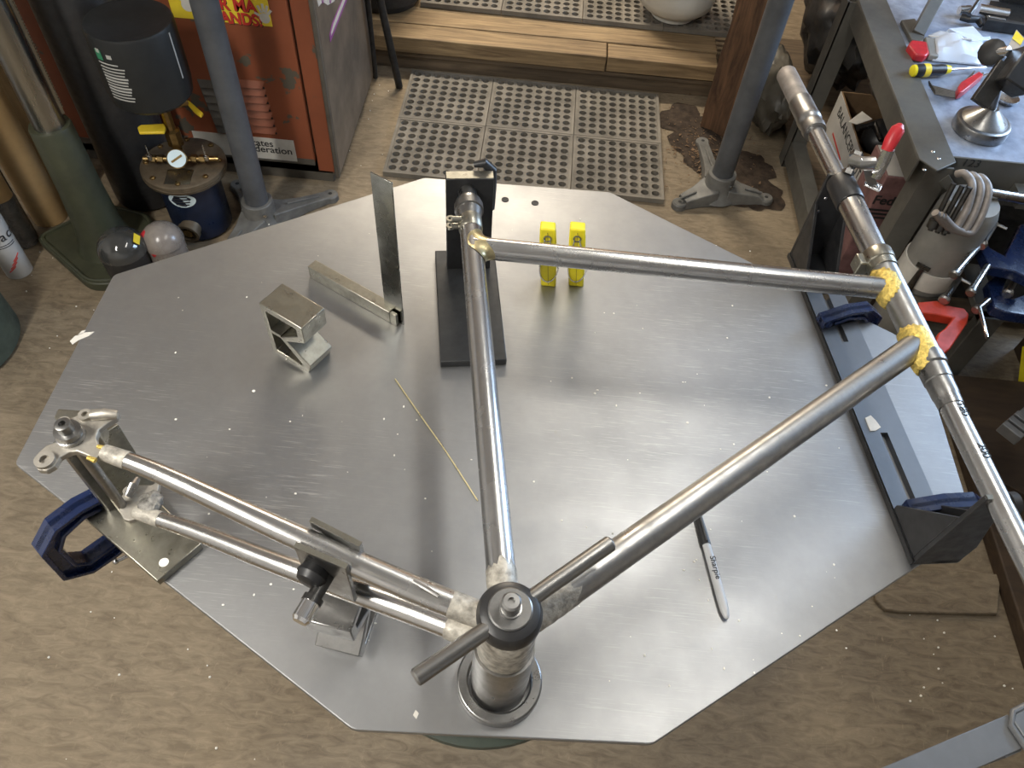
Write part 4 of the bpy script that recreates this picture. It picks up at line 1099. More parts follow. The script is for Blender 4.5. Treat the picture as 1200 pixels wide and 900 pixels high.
label_bar(-119, -113, 0.182, 0.010, 'ink_white', 'label_logo')
label_bar(-104, -97, 0.172, 0.010, 'ink_white', 'label_logo')
label_bar(-121, -92, 0.152, 0.003, 'ink_white')
for i in range(11):
    label_bar(-120, -85 - (i % 3) * 1.5, 0.142 - i * 0.0085, 0.0030 if i not in (3, 4, 6, 7) else 0.0045, 'ink_white')
tp = k0 + V((0.083, -0.081, 0.13)); 
label_bar(-12, -10, 0.140, 0.12, 'ink_white', 'label_edge')

# tall dark gas cylinder behind the pot
tag(obj('gas_cylinder', B().lathe((-1.222, 1.900, 0), Z, [(0, 0.09), (0.012, 0.102), (0.05, 0.104), (1.15, 0.104), (1.22, 0.06)], 40), 'black_paint'), 'tall black gas cylinder standing behind the flux pot', 'gas cylinder')

# ------------------------------------------------------------------ drill press column
dc = V((-1.245, 1.625, 0))
dpz = thing('drill_press', 'steel column with a rack in an olive green floor base', 'drill press', tuple(dc))
base = [V((-1.465, 1.625, 0)), V((-1.235, 1.455, 0)), V((-1.02, 1.50, 0)), V((-1.10, 1.66, 0)), V((-1.17, 1.77, 0)), V((-1.32, 1.80, 0))]
obj('base', B().prism(rounded(base, 0.03), (0, 0, 0.03)), 'olive_paint', dpz, 0.004)
inn = [dc.lerp(p, 0.86) + Z * 0.0305 for p in base]
obj('base_rim', B().sweep([V((p.x, p.y, 0.031)) for p in rounded([dc.lerp(q, 0.93) for q in base], 0.03)], 0.006, 8, True), 'olive_paint', dpz)
obj('sleeve', B().lathe(dc + Z * 0.03, Z, [(0, 0.085), (0.02, 0.076), (0.08, 0.064), (0.22, 0.056), (0.405, 0.0525), (0.412, 0.050), (0.412, 0.040)], 44), 'olive_paint', dpz)
obj('column', B().lathe(dc + Z * 0.40, Z, [(0, 0.0385), (0.95, 0.0385)], 40), 'column_steel', dpz)
rd = V((0.72, 0.70, 0)).normalized(); rs_ = V((-rd.y, rd.x, 0))
rb = B()
rb.box(dc + rd * 0.0405 + Z * 0.86, (0.008, 0.012, 0.80), rd, rs_)
obj('rack', rb, 'column_steel', dpz)
tb_ = B()
for i in range(110):
    tb_.box(dc + rd * 0.0455 + Z * (0.48 + i * 0.0072), (0.004, 0.0115, 0.0036), rd, rs_)
tt_ = obj('rack_teeth', tb_, 'column_steel', dpz); tt_['kind'] = 'stuff'

# ------------------------------------------------------------------ cardboard tubes and board at the left edge
def ctube(nm, label, x, y, r, h_, mat_, cat='tube', tilt=(0, 0)):
    t = thing(nm, label, cat, (x, y, 0))
    ax_ = V((tilt[0], tilt[1], 1)).normalized()
    o0 = V((x, y, r * math.hypot(*tilt) + 0.001))
    obj('tube_wall', B().lathe(o0, ax_, [(0, r), (h_, r), (h_, r - 0.004), (h_ - 0.05, r - 0.004)], 32), mat_, t)
    return t, o0, ax_
ctube('cardboard_tube', 'thick tan cardboard tube beside the green column', -1.480, 1.745, 0.050, 0.95, 'cardboard', tilt=(-0.01, 0))
t_, o0, ax_ = ctube('cardboard_tube', 'thin tan cardboard tube with grey tape round its foot', -1.505, 1.630, 0.034, 0.9, 'cardboard')
obj('tape_wrap', B().lathe(o0, ax_, [(0, 0.036), (0.05, 0.0375), (0.11, 0.036), (0.16, 0.0375), (0.17, 0.035)], 26).jitter(0.0012), 'grey_tape', t_)
t_, o0, ax_ = ctube('printed_tube', 'white printed tube with black and red lettering at the left edge', -1.470, 1.510, 0.0365, 0.8, 'carton_white')
def tube_text(body, az_deg, z, size, mat_, rad=0.0370):
    az = math.radians(az_deg); n_ = V((math.cos(az), math.sin(az), 0)); ux_ = Z
    text('lettering', body, V((o0.x, o0.y, 0)) + n_ * rad + Z * z, n_.cross(Z) * -1, Z, size, mat_, t_, 'CENTER', 1.0, 0.0008)
tube_text('m', -75, 0.140, 0.042, 'ink_black'); tube_text('a', -33, 0.140, 0.042, 'ink_black'); tube_text('c', -1, 0.140, 0.042, 'ink_black'); tube_text('r', 26, 0.140, 0.042, 'ink_black')
for i, z in enumerate((0.125, 0.118)):
    az = [math.radians(-85 + k * 15) for k in range(7)]
    obj('print_line', B().sweep([V((o0.x, o0.y, z)) + V((math.cos(a_), math.sin(a_), 0)) * 0.0368 for a_ in az], 0.0011, 6), 'ink_black', t_)
for i in range(4):
    az = [math.radians(-85 + i * 13 + k * 9) for k in range(5)]
    obj('print_swirl', B().sweep([V((o0.x, o0.y, 0.030 + i * 0.012 + 0.018 * k / 4)) + V((math.cos(a_), math.sin(a_), 0)) * 0.0368 for k, a_ in enumerate(az)], 0.0016, 6), 'ink_red', t_)
tag(obj('threaded_rod', B().cyl((-1.505, 1.675, 0.0), (-1.505, 1.675, 1.0), 0.008, seg=10), 'dark_steel'), 'thin speckled rod between the cardboard tubes', 'rod')
tag(obj('wooden_board', B().box((-1.475, 1.86, 0.5), (0.16, 0.03, 1.0), V((0.9, 0.4, 0)), V((-0.4, 0.9, 0))), 'board_wood', bevel=0.002), 'tan wooden board standing behind the steel column', 'board')
tag(obj('green_drum', B().lathe((-1.520, 1.215, 0), Z, [(0, 0.165), (0.01, 0.175), (0.24, 0.170), (0.25, 0.165), (0.25, 0.150), (0.10, 0.148)], 48), 'green_drum'), 'dark green drum cut off by the left edge', 'drum')

# ------------------------------------------------------------------ two dome topped jars
def jar(label, p, r, h_, upper, lower, tagm, z0):
    t = thing('dome_jar', label, 'jar', (p[0], p[1], z0))
    c = V((p[0], p[1], z0))
    obj('jar_base', B().lathe(c, Z, [(0, r * 0.86), (0.01, r * 0.92), (h_ * 0.66, r * 0.97), (h_ * 0.665, r * 0.90)], 36), lower, t)
    obj('jar_dome', B().lathe(c + Z * h_ * 0.62, Z, [(r * 0.95 * math.sin(a_), r * math.cos(a_)) for a_ in [i / 10 * math.pi / 2 for i in range(11)]], 40), upper, t)
    return t, c
pj = P(138, 273, 0.20)
t_, c = jar('glossy dark jar with a clear dome and a yellow tag', (pj.x, pj.y - 0.01), 0.066, 0.19, 'dark_gloss', 'black_plastic', None, 0.031)
n_ = V((0.55, -0.5, 0.66)).normalized(); u_, v_ = basis(n_)
obj('yellow_tag', B().box(V((pj.x, pj.y - 0.01, 0.031 + 0.19 * 0.62)) + V((0.75, 0.05, 0.62)).normalized() * 0.0665, (0.018, 0.034, 0.001), V((0.62, 0.2, -0.75)), V((-0.3, 0.95, 0))), 'yellow_sticker', t_)
pj = P(177, 266, 0.19)
t_, c = jar('dusty grey dome jar with red patches by the flux pot', (pj.x + 0.015, pj.y + 0.005), 0.058, 0.17, 'dome_grey', 'dome_grey', None, 0.031)
for az, el, s_ in ((205, 38, 0.018), (262, -5, 0.016)):
    a_ = math.radians(az); e_ = math.radians(el)
    dv = V((math.cos(a_) * math.cos(e_), math.sin(a_) * math.cos(e_), math.sin(e_)))
    cc_ = V((pj.x + 0.015, pj.y + 0.005, 0.031 + 0.17 * 0.62))
    obj('red_patch', B().ball(cc_ + dv * 0.0425, s_, 2, (1, 1, 1)).jitter(0.001), 'red_plastic', t_)

# ------------------------------------------------------------------ back: black tub, folding chair leg, propane tank, timber post
tub = thing('black_tub', 'black round tub on the step at the top edge', 'tub', (-0.62, 2.99, SZ))
tc_ = P(448, -4, SZ + 0.04)
obj('tub_wall', B().lathe((tc_.x, tc_.y + 0.06, SZ), Z, [(0, 0.11), (0.006, 0.125), (0.03, 0.135), (0.032, 0.14), (0.04, 0.14), (0.30, 0.165), (0.30, 0.158), (0.06, 0.13)], 40), 'black_satin', tub)
sl = thing('folding_stand', 'dark steel folding stand with slanted legs beside the cabinet', 'stand', (-0.5, 2.7, 0))
la = P(468, 103, 0.0); lb_ = P(441, -20, 0.42)
obj('leg', B().sweep([la + Z * 0.006, lb_, lb_ + (lb_ - la) * 0.6], 0.0135, 14), 'black_satin', sl)
la2 = P(440, 92, 0.0); lb2 = P(428, -30, 0.42)
obj('leg', B().sweep([la2 + Z * 0.006, lb2, lb2 + (lb2 - la2) * 0.6], 0.010, 14), 'black_satin', sl)
obj('cross_bar', B().sweep([lb_ + (lb_ - la) * 0.3, lb2 + (lb2 - la2) * 0.3], 0.009, 10), 'black_satin', sl)
tkp = P(787, 30, SZ)
pt = thing('propane_tank', 'white propane tank with a foot ring standing on the wooden step', 'gas tank', (tkp.x, tkp.y + 0.05, SZ))
k_ = V((tkp.x, tkp.y + 0.05, SZ + 0.0215))
obj('foot_ring', B().lathe(k_, Z, [(0, 0.082), (0.002, 0.086), (0.022, 0.082), (0.023, 0.078)], 40), 'tank_white', pt)
obj('tank_shell', B().lathe(k_ + Z * 0.02, Z, [(-0.006, 0.06), (0.0, 0.085), (0.012, 0.118), (0.032, 0.140), (0.06, 0.151), (0.09, 0.154), (0.30, 0.154), (0.36, 0.14), (0.41, 0.09), (0.42, 0.03)], 56), 'tank_white', pt)
obj('tank_collar', B().ring(k_ + Z * 0.41, Z, 0.10, 0.096, 0.12), 'tank_white', pt)
# rough timber post
bb = B(); rows = []
pc = V((0.690, 2.575, 0))
for i in range(15):
    z = i * 0.1; row = []
    for k in range(16):
        a_ = k / 16 * 2 * math.pi
        r_ = 0.070 / max(abs(math.cos(a_ + 0.3)), abs(math.sin(a_ + 0.3))) ** 0.8
        r_ *= 1 + 0.13 * math.sin(k * 2.3 + z * 1.3) + R.uniform(-0.09, 0.09)
        row.append(pc + V((math.cos(a_) * r_, math.sin(a_) * r_, z)))
    rows.append(row)
tag(obj('timber_post', bb.rings(rows), 'timber', ang=30), 'rough split brown timber post behind the right pole stand', 'post')
# crumpled plastic and cardboard in the dark corner
def crumple(nm, label, cat, c, size, mat_, n=3, amp=0.18):
    b = B().ball(c, 1.0, n, size)
    for v in b.bm.verts:
        d = v.co - V(c); k = 1 + amp * math.sin(d.x * 31 + d.z * 47) * math.cos(d.y * 37) + R.uniform(-amp, amp) * 0.6
        v.co = V(c) + d * k
        v.co.z = max(v.co.z, 0.001)
    return tag(obj(nm, b, mat_, ang=50), label, cat)
crumple('plastic_sheet', 'crumpled dusty plastic sheet heaped behind the right pole', 'plastic sheet', (0.845, 2.64, 0.12), (0.070, 0.19, 0.13), 'plastic_sheet', 4, 0.10)
crumple('dark_bag', 'black bag slumped on the lower shelf under the bench', 'bag', (1.10, 2.86, 0.29), (0.14, 0.26, 0.21), 'black_plastic', 4, 0.10)
tag(obj('cardboard_sheet', B().box((0.80, 2.87, 0.23), (0.16, 0.006, 0.44), V((0.85, -0.5, 0)), V((0.5, 0.83, 0.2))), 'cardboard_dark', bevel=0.001), 'brown cardboard sheet leaning in the dark corner', 'cardboard')
# dark soil trodden round the foot of the post
sb0 = B()
for cx_, cy_, rx_, ry_ in ((0.60, 2.44, 0.10, 0.17), (0.70, 2.33, 0.14, 0.13), (0.545, 2.58, 0.09, 0.10), (0.77, 2.20, 0.10, 0.11)):
    ph = R.uniform(0, 6); rows_ = []
    for q_ in range(6):
        f0 = 1 - q_ / 6.5
        rows_.append([V((cx_ + math.cos(a_) * rx_ * f0 * (1 + 0.13 * math.sin(3 * a_ + ph) + 0.08 * math.sin(7 * a_ + ph * 2) + 0.05 * math.sin(13 * a_) + R.uniform(-0.03, 0.03)), cy_ + math.sin(a_) * ry_ * f0 * (1 + 0.13 * math.sin(3 * a_ + ph) + 0.08 * math.sin(7 * a_ + ph * 2) + R.uniform(-0.03, 0.03)), 0.0008 + 0.010 * (1 - f0) + R.uniform(0, 0.003))) for a_ in [k / 40 * 2 * math.pi for k in range(40)]])
    sb0.rings(rows_, True)
so_ = obj('soil_heap', sb0, 'soil'); so_['kind'] = 'stuff'; tag(so_, 'dark brown soil heaped round the post and pole foot', 'soil')
# dirt and shavings round the post
db = B()
for i in range(420):
    a_ = R.uniform(0, 6.28); rr = abs(R.gauss(0, 0.13))
    p = V((0.60 + math.cos(a_) * rr, 2.40 + math.sin(a_) * rr * 1.2, 0.001))
    if p.x < 0.46: continue
    s_ = R.uniform(0.0012, 0.0035)
    db.box(p + Z * (0.008 + s_ * 0.3), (s_ * R.uniform(1, 5), s_, s_ * 0.5), V((math.cos(a_ * 3), math.sin(a_ * 3), 0.05)), V((-math.sin(a_ * 3), math.cos(a_ * 3), 0)))
dd_ = obj('wood_shavings', db, 'dust', smooth=False); dd_['kind'] = 'stuff'; tag(dd_, 'dirt and wood shavings round the foot of the post', 'shavings')
db = B()
for i in range(70):
    px, py = R.choice(((R.uniform(20, 140), R.uniform(270, 420)), (R.uniform(1050, 1190), R.uniform(670, 840)), (R.uniform(20, 400), R.uniform(690, 890)), (R.uniform(395, 470), R.uniform(90, 200))))
    p = P(px, py, 0); s_ = R.uniform(0.001, 0.003)
    db.ball(p + Z * (s_ * 0.5), s_, 1)
dd_ = obj('floor_crumbs', db, 'chip'); dd_['kind'] = 'stuff'; tag(dd_, 'pale crumbs scattered over the dirty floor', 'crumbs')

# ================================================================== RIGHT: WORKBENCH
BZ = 0.60
wb = thing('workbench', 'grey steel angle iron workbench with a scuffed top on the right', 'workbench', (1.4, 2.2, 0))
obj('top', B().box((1.47, 2.42, BZ - 0.012), (0.94, 1.58, 0.02)), 'bench_top', wb, 0.002)
obj('side_rail', B().prism([V((0.912, 1.600, BZ)), V((0.945, 1.560, BZ)), V((1.000, 1.600, BZ)), V((1.000, 3.2, BZ)), V((0.912, 3.2, BZ))], (0, 0, 0.005)), 'grey_frame', wb, 0.0015)
obj('side_rail_flange', B().box((0.914, 2.40, BZ - 0.032), (0.005, 1.60, 0.066)), 'grey_frame', wb, 0.001)
obj('front_rail', B().box((1.46, 1.622, BZ - 0.058), (0.93, 0.006, 0.125)), 'grey_frame', wb, 0.001)
obj('leg', B().box((0.968, 1.590, 0.297), (0.060, 0.006, 0.594)).box((0.941, 1.618, 0.297), (0.006, 0.056, 0.594)), 'grey_frame', wb)
obj('leg', B().box((0.915, 2.36, 0.297), (0.056, 0.006, 0.594)).box((0.889, 2.385, 0.297), (0.006, 0.056, 0.594)), 'grey_frame', wb)
obj('leg', B().box((1.215, 1.430, 0.14), (0.060, 0.030, 0.28)).box((1.215, 1.52, 0.27), (0.060, 0.20, 0.02)), 'grey_frame', wb, 0.002)
obj('leg', B().box((1.90, 1.64, 0.297), (0.05, 0.05, 0.594)), 'grey_frame', wb)
obj('leg', B().box((1.90, 3.1, 0.297), (0.05, 0.05, 0.594)), 'grey_frame', wb)
obj('lower_rail', B().box((0.892, 1.98, 0.065), (0.006, 0.80, 0.075)).box((0.915, 1.98, 0.102), (0.046, 0.80, 0.005)), 'grey_frame', wb)
obj('lower_shelf', B().box((1.40, 2.40, 0.045), (0.98, 1.50, 0.012)), 'riser_wood', wb)
obj('corner_gusset', B().prism([PY(1100, 214, 1.585), PY(1112, 205, 1.585), PY(1120, 218, 1.585), PY(1121, 228, 1.585), PY(1115, 230, 1.585)], (0, 0.004, 0)), 'grey_frame', wb, 0.0008)
for x, y in ((1093, 178), (1100, 186), (1083, 199)):
    obj('rivet', B().dome(P(x, y, BZ + 0.005), 0.005, 0.003, 12, 3), 'tube_steel', wb)
obj('towel_rail', B().cyl(PY(1134, 222, 1.56), PY(1240, 240, 1.56), 0.013, seg=20), 'tube_steel', wb)
obj('rail_bracket', B().box(PY(1196, 230, 1.588), (0.03, 0.060, 0.03)), 'grey_frame', wb)
wl = text('scribbled_note', '123', PY(1125, 194, 1.618), (1, 0, 0), (0, 0, 1), 0.03, 'ink_black', wb, lift=0.0012)

TZ = BZ + 0.0005
def pz(x, y, dz=0.0): return P(x, y, TZ + dz)
# screwdriver
a0 = pz(1068, 83, 0.017); a1 = pz(1114, 81.5, 0.017); a2 = pz(1156, 79, 0.012)
sdv_ = (a1 - a0).normalized()
scd = thing('screwdriver', 'black and yellow handled screwdriver on the bench top', 'screwdriver', tuple(a0 - Z * 0.017))
La = (a1 - a0).length
obj('handle', B().lathe(a0, sdv_, [(0.008, 0.015), (0.02, 0.0168), (La * 0.4, 0.0168), (La * 0.55, 0.0135), (La * 0.75, 0.0150), (La * 0.86, 0.0125)], 20), 'black_plastic', scd)
obj('handle_end', B().lathe(a0, sdv_, [(0, 0.009), (0.003, 0.0145), (0.009, 0.0155)], 20), 'yellow_plastic', scd)
obj('handle_nose', B().lathe(a0, sdv_, [(La * 0.84, 0.0130), (La * 0.97, 0.010), (La, 0.006)], 20), 'yellow_plastic', scd)
obj('yellow_band', B().lathe(a0, sdv_, [(La * 0.27, 0.0171), (La * 0.42, 0.0171)], 20), 'yellow_sticker', scd)
obj('shaft', B().cyl(a1, a2, 0.0042, seg=12), 'chrome', scd)
# red cutter
rc_ = thing('red_cutter', 'red plastic cutter beside the plastic bag on the bench', 'cutter', tuple(pz(1072, 64)))
obj('shell', B().flat([pz(x, y) for x, y in ((1060, 61), (1064, 55), (1082, 57), (1085, 70), (1081, 74), (1069, 72))], TZ, TZ + 0.022), 'red_plastic', rc_, 0.005)
obj('clear_end', B().flat([pz(x, y) for x, y in ((1081, 49), (1096, 51), (1097, 72), (1086, 71))], TZ, TZ + 0.016), 'white_dirty', rc_, 0.003)
# plastic bag: a crumpled pillow
bg = B()
quad = [pz(1088, 42), pz(1152, 46), pz(1148, 77), pz(1092, 72)]
n = 14; grid = []
for i in range(n + 1):
    row = []
    for j in range(n + 1):
        u, v = i / n, j / n
        p = quad[0] * (1 - u) * (1 - v) + quad[1] * u * (1 - v) + quad[2] * u * v + quad[3] * (1 - u) * v
        hgt = 0.030 * (16 * u * (1 - u) * v * (1 - v)) ** 0.45 * (1 + 0.28 * math.sin(9 * u + 5 * v) * math.cos(11 * v - 3 * u)) + R.uniform(0, 0.003)
        row.append((p, hgt))
    grid.append(row)
top_ = [[bg.bm.verts.new(p + Z * (0.004 + h_)) for p, h_ in r] for r in grid]
bot_ = [[bg.bm.verts.new(p + Z * 0.001) for p, h_ in r] for r in grid]
for i in range(n):
    for j in range(n):
        bg.poly([top_[i][j], top_[i + 1][j], top_[i + 1][j + 1], top_[i][j + 1]]); bg.poly([bot_[i][j], bot_[i][j + 1], bot_[i + 1][j + 1], bot_[i + 1][j]])
for i in range(n):
    for (aa, bb_) in (((i, 0), (i + 1, 0)), ((i, n), (i + 1, n)), ((0, i), (0, i + 1)), ((n, i), (n, i + 1))):
        bg.poly([top_[aa[0]][aa[1]], top_[bb_[0]][bb_[1]], bot_[bb_[0]][bb_[1]], bot_[aa[0]][aa[1]]])
bag = thing('plastic_bag', 'crumpled clear and white plastic bag on the bench top', 'plastic bag', tuple(pz(1120, 58)))
obj('bag_film', bg, 'bag_plastic', bag, ang=25)
obj('bag_flap', B().prism([pz(1105, 40, 0.01), pz(1112, 34, 0.035), pz(1140, 31, 0.045), pz(1152, 44, 0.03), pz(1160, 43, 0.012), pz(1161, 47, 0.008), pz(1140, 49, 0.03)], (0, 0, 0.0012)), 'bag_plastic', bag)
obj('bag_seam', B().sweep([pz(1088, 42, 0.012), pz(1118, 45, 0.03), pz(1138, 46, 0.034), pz(1152, 46, 0.012)], 0.002, 6), 'white_paint', bag)
# hex key set
hk = thing('hex_key_set', 'folding hex key set with a dark red holder on the bench', 'hex keys', tuple(pz(1125, 105)))
obj('holder', B().flat([pz(x, y) for x, y in ((1118, 110), (1122, 104), (1142, 92), (1148, 96), (1124, 116), (1119, 117))], TZ, TZ + 0.022), 'red_plastic', hk, 0.003)
for k in range(6):
    p0_ = pz(1089 + k * 1.3, 100 + k * 2.0, 0.006 + 0.002 * k); p1_ = pz(1119, 108 + k * 1.2, 0.010 + 0.002 * k)
    obj('hex_key', B().sweep([p0_ + V((0.004, 0.018, 0)), p0_, p1_], 0.0026, 6), 'dark_steel', hk)
for k in range(4):
    obj('hex_key', B().cyl(pz(1128 + 3 * k, 98 - k, 0.014), pz(1142 + k * 5, 84 + k, 0.014), 0.003, seg=6), 'tube_steel', hk)
# round based stand with a clamp head
rsn = thing('round_base_stand', 'black clamp stand on a heavy round steel base on the bench', 'clamp stand', tuple(pz(1147, 150)))
bc_ = pz(1147, 152)
obj('base', B().lathe(bc_, Z, [(0, 0.066), (0.022, 0.066), (0.026, 0.064), (0.028, 0.060), (0.028, 0.055), (0.034, 0.050), (0.058, 0.020), (0.062, 0.016)], 48), 'machined_steel', rsn)
stp = bc_ + Z * 0.06
obj('stem', B().cyl(stp, pz(1175, 82, 0.16), 0.010, seg=18), 'machined_steel', rsn)
sa_ = pz(1147, 122, 0.10); sb2 = pz(1180, 76, 0.17)
dv = (sb2 - sa_).normalized(); sv_ = V((1, 0, 0)); sv_ = (sv_ - dv * sv_.dot(dv)).normalized()
obj('channel_arm', B().box((sa_ + sb2) / 2, ((sb2 - sa_).length, 0.044, 0.016), dv, sv_), 'dark_steel', rsn, 0.002)
obj('clamp_head', B().box(pz(1196, 84, 0.17), (0.085, 0.07, 0.07), dv, sv_), 'black_paint', rsn, 0.004)
kb = pz(1163, 62, 0.17)
kbm = B().lathe(kb, V((-0.6, -0.6, 0.5)), [(-0.016, 0.012), (-0.012, 0.030), (0.010, 0.030), (0.016, 0.018)], 14)
obj('knob', kbm, 'black_plastic', rsn)
obj('knob_bolt', B().cyl(kb, pz(1182, 60, 0.19), 0.012, seg=14), 'chrome', rsn)
obj('steel_dish', B().lathe(pz(1178, 118), Z, [(0, 0.024), (0.008, 0.030), (0.012, 0.030), (0.010, 0.026)], 24), 'tube_steel', rsn)
# slanted upright bracket on the bench
ub = thing('bracket_post', 'grey slanted steel bracket post at the top of the bench', 'bracket', tuple(pz(1068, 45)))
obj('foot', B().flat([pz(x, y) for x, y in ((1054, 28), (1070, 26), (1082, 44), (1080, 53), (1066, 51))], TZ, TZ + 0.012), 'grey_frame', ub, 0.002)
pa_ = pz(1076, 38, 0.010); pb_ = pz(1100, -6, 0.07)
pd_ = (pb_ - pa_).normalized(); ps_ = V((1, 0, 0)); ps_ = (ps_ - pd_ * ps_.dot(pd_)).normalized()
obj('post', B().box((pa_ + pb_) / 2 + pd_ * 0.05, ((pb_ - pa_).length + 0.12, 0.034, 0.026), pd_, ps_), 'grey_frame', ub, 0.002)
# chrome hub tool, trays, label card
ht = thing('chrome_tool', 'bright chrome clamp tool with black grips at the back of the bench', 'clamp tool', tuple(pz(1150, 14)))
obj('barrel', B().cyl(pz(1146, 12, 0.02), pz(1180, 18, 0.02), 0.018, seg=20), 'chrome', ht)
obj('grip', B().sweep([pz(1126, 20, 0.015), pz(1136, 22, 0.018), pz(1146, 23, 0.015), pz(1150, 30, 0.01)], [0.009, 0.011, 0.010, 0.007], 12), 'black_plastic', ht)
obj('lever', B().sweep([pz(1136, 17, 0.035), pz(1146, 2, 0.05), pz(1150, -5, 0.06)], 0.006, 10), 'dark_steel', ht)
obj('jaw', B().box(pz(1168, 26, 0.008), (0.05, 0.03, 0.012), V((0.95, -0.2, 0)), V((0.2, 0.95, 0))), 'chrome', ht, 0.002)
obj('cap', B().lathe(pz(1124, 12, 0.02), V((1, 0.1, 0)), [(0, 0.012), (0.03, 0.015), (0.035, 0.010)], 16), 'tube_steel', ht)
tr = thing('dark_tray', 'dark steel tray along the back of the bench top', 'tray', tuple(pz(1175, 30)))
obj('tray_floor', B().flat([pz(1152, 34), pz(1225, 44), pz(1232, 12), pz(1160, 2)], TZ, TZ + 0.004), 'dark_steel', tr)
obj('tray_lip', B().flat([pz(1150, 35), pz(1228, 46), pz(1228, 43), pz(1151, 32)], TZ, TZ + 0.03), 'black_satin', tr, 0.001)
obj('tray_wall', B().flat([pz(1170, 2), pz(1235, 14), pz(1236, -10), pz(1172, -14)], TZ, TZ + 0.06), 'black_satin', tr, 0.003)
cd = thing('label_card', 'small yellow and grey printed card beside the clamp stand', 'card', tuple(pz(1190, 52)))
obj('card', B().prism([pz(1180, 57, 0.01), pz(1191, 35, 0.04), pz(1200, 45, 0.04), pz(1190, 66, 0.01)], (0, 0, 0.001)), 'carton_white', cd)
obj('card_print', B().prism([pz(1186, 45, 0.0292), pz(1191, 36, 0.0405), pz(1200, 45.5, 0.0405), pz(1196, 53, 0.0305)], (0, 0, 0.0006)), 'yellow_plastic', cd)

# ------------------------------------------------------------------ boxes on the lower shelf
def open_box(nm, label, x0, x1, y0_, y1_, z0, z1, out_m, in_m):
    t = thing(nm, label, 'box', ((x0 + x1) / 2, (y0_ + y1_) / 2, z0))
    th = 0.005
    obj('box_bottom', B().box(((x0 + x1) / 2, (y0_ + y1_) / 2, z0 + 0.003), (x1 - x0, y1_ - y0_, 0.005)), in_m, t)
    for xa, xb, ya, yb in ((x0, x0 + th, y0_, y1_), (x1 - th, x1, y0_, y1_), (x0 + th, x1 - th, y0_, y0_ + th), (x0 + th, x1 - th, y1_ - th, y1_)):
        obj('box_wall', B().box(((xa + xb) / 2, (ya + yb) / 2, (z0 + z1) / 2), (xb - xa, yb - ya, z1 - z0)), in_m, t)
    return t
bx0, bx1, by0, by1, bz0, bz1 = 1.04, 1.36, 2.08, 2.50, 0.052, 0.225
ob = open_box('printed_carton', 'open white printed carton of tools on the lower shelf', bx0, bx1, by0, by1, bz0, bz1, 'carton_white', 'cardboard_dark')
obj('print_face', B().box((bx0 - 0.0012, (by0 + by1) / 2, (bz0 + bz1) / 2), (0.002, by1 - by0, bz1 - bz0)), 'carton_white', ob)
text('box_lettering', 'BALANCERS WITH', V((bx0 - 0.0022, by1 - 0.05, bz1 - 0.055)), (0, -1, 0), (0, 0, 1), 0.048, 'ink_black', ob, lift=0.0006)
for z in (0.115,):
    obj('red_stripe', B().box((bx0 - 0.0024, 2.34, z), (0.001, 0.15, 0.007)), 'ink_red', ob)
    obj('red_stripe', B().box((bx0 - 0.0024, 2.16, z), (0.001, 0.13, 0.007)), 'ink_red', ob)
hole = [V((bx0 - 0.0023, y, z)) for y, z in ((2.10, 0.055), (2.10, 0.10), (2.12, 0.115), (2.17, 0.115), (2.19, 0.10), (2.19, 0.055))]
obj('dark_print', B().prism(hole, (-0.0006, 0, 0)), 'stand_clay', ob)
# tools in the carton
def bartool(label, cat, nm, pts, rad, mat_):
    return tag(obj(nm, B().sweep(pts, rad, 10), mat_), label, cat)
crumple('dark_tool', 'black power tool lying in the printed carton', 'power tool', (1.17, 2.30, 0.19), (0.09, 0.07, 0.06), 'black_plastic', 2, 0.12)
tag(obj('paper_slip', B().prism([P(994, 143, 0.24), P(1004, 146, 0.24), P(1022, 140, 0.25), P(1010, 131, 0.25)], (0, 0, 0.002)), 'chip'), 'white slip of paper in the printed carton', 'paper')
bartool('small steel wrench in the printed carton', 'wrench', 'steel_wrench', [P(1005, 150, 0.235), P(1025, 146, 0.24), P(1032, 165, 0.235)], [0.010, 0.012, 0.006], 'dark_steel')
bartool('knotted steel chain end above the black tool', 'chain', 'chain_end', [P(1022, 97, 0.30), P(1026, 108, 0.30), P(1031, 116, 0.29), P(1040, 116, 0.29)], [0.010, 0.013, 0.011, 0.013], 'tube_steel_dull')
# red printed box in front
fb = thing('red_box', 'red and grey printed box on the lower shelf behind the bench leg', 'box', (1.05, 1.83, 0.052))
fy = 1.735; fx0, fx1 = PY(1020, 250, fy).x, PY(1078, 215, fy).x
fz = PY(1040, 207, fy).z
obj('shell', B().box(((fx0 + fx1) / 2 + 0.01, fy + 0.07, 0.052 + (fz - 0.052) / 2), (fx1 - fx0 + 0.04, 0.14, fz - 0.052)), 'carton_red', fb, 0.003)
obj('lid_panel', B().box(((fx0 + fx1) / 2 + 0.01, fy + 0.07, fz + 0.001), (fx1 - fx0 + 0.03, 0.13, 0.002)), 'carton_white', fb)
text('box_lettering', 'Fed', PY(1021, 238, fy), (1, 0, 0), (0, 0, 1), 0.040, 'ink_black', fb, lift=0.001, bold=0.001)
for k in range(3):
    p = PY(1030, 246 + k * 4.5, fy)
    obj('print_line', B().box((p.x + 0.02, fy - 0.001, p.z), (0.10 - 0.015 * k, 0.001, 0.006)), 'ink_black', fb)
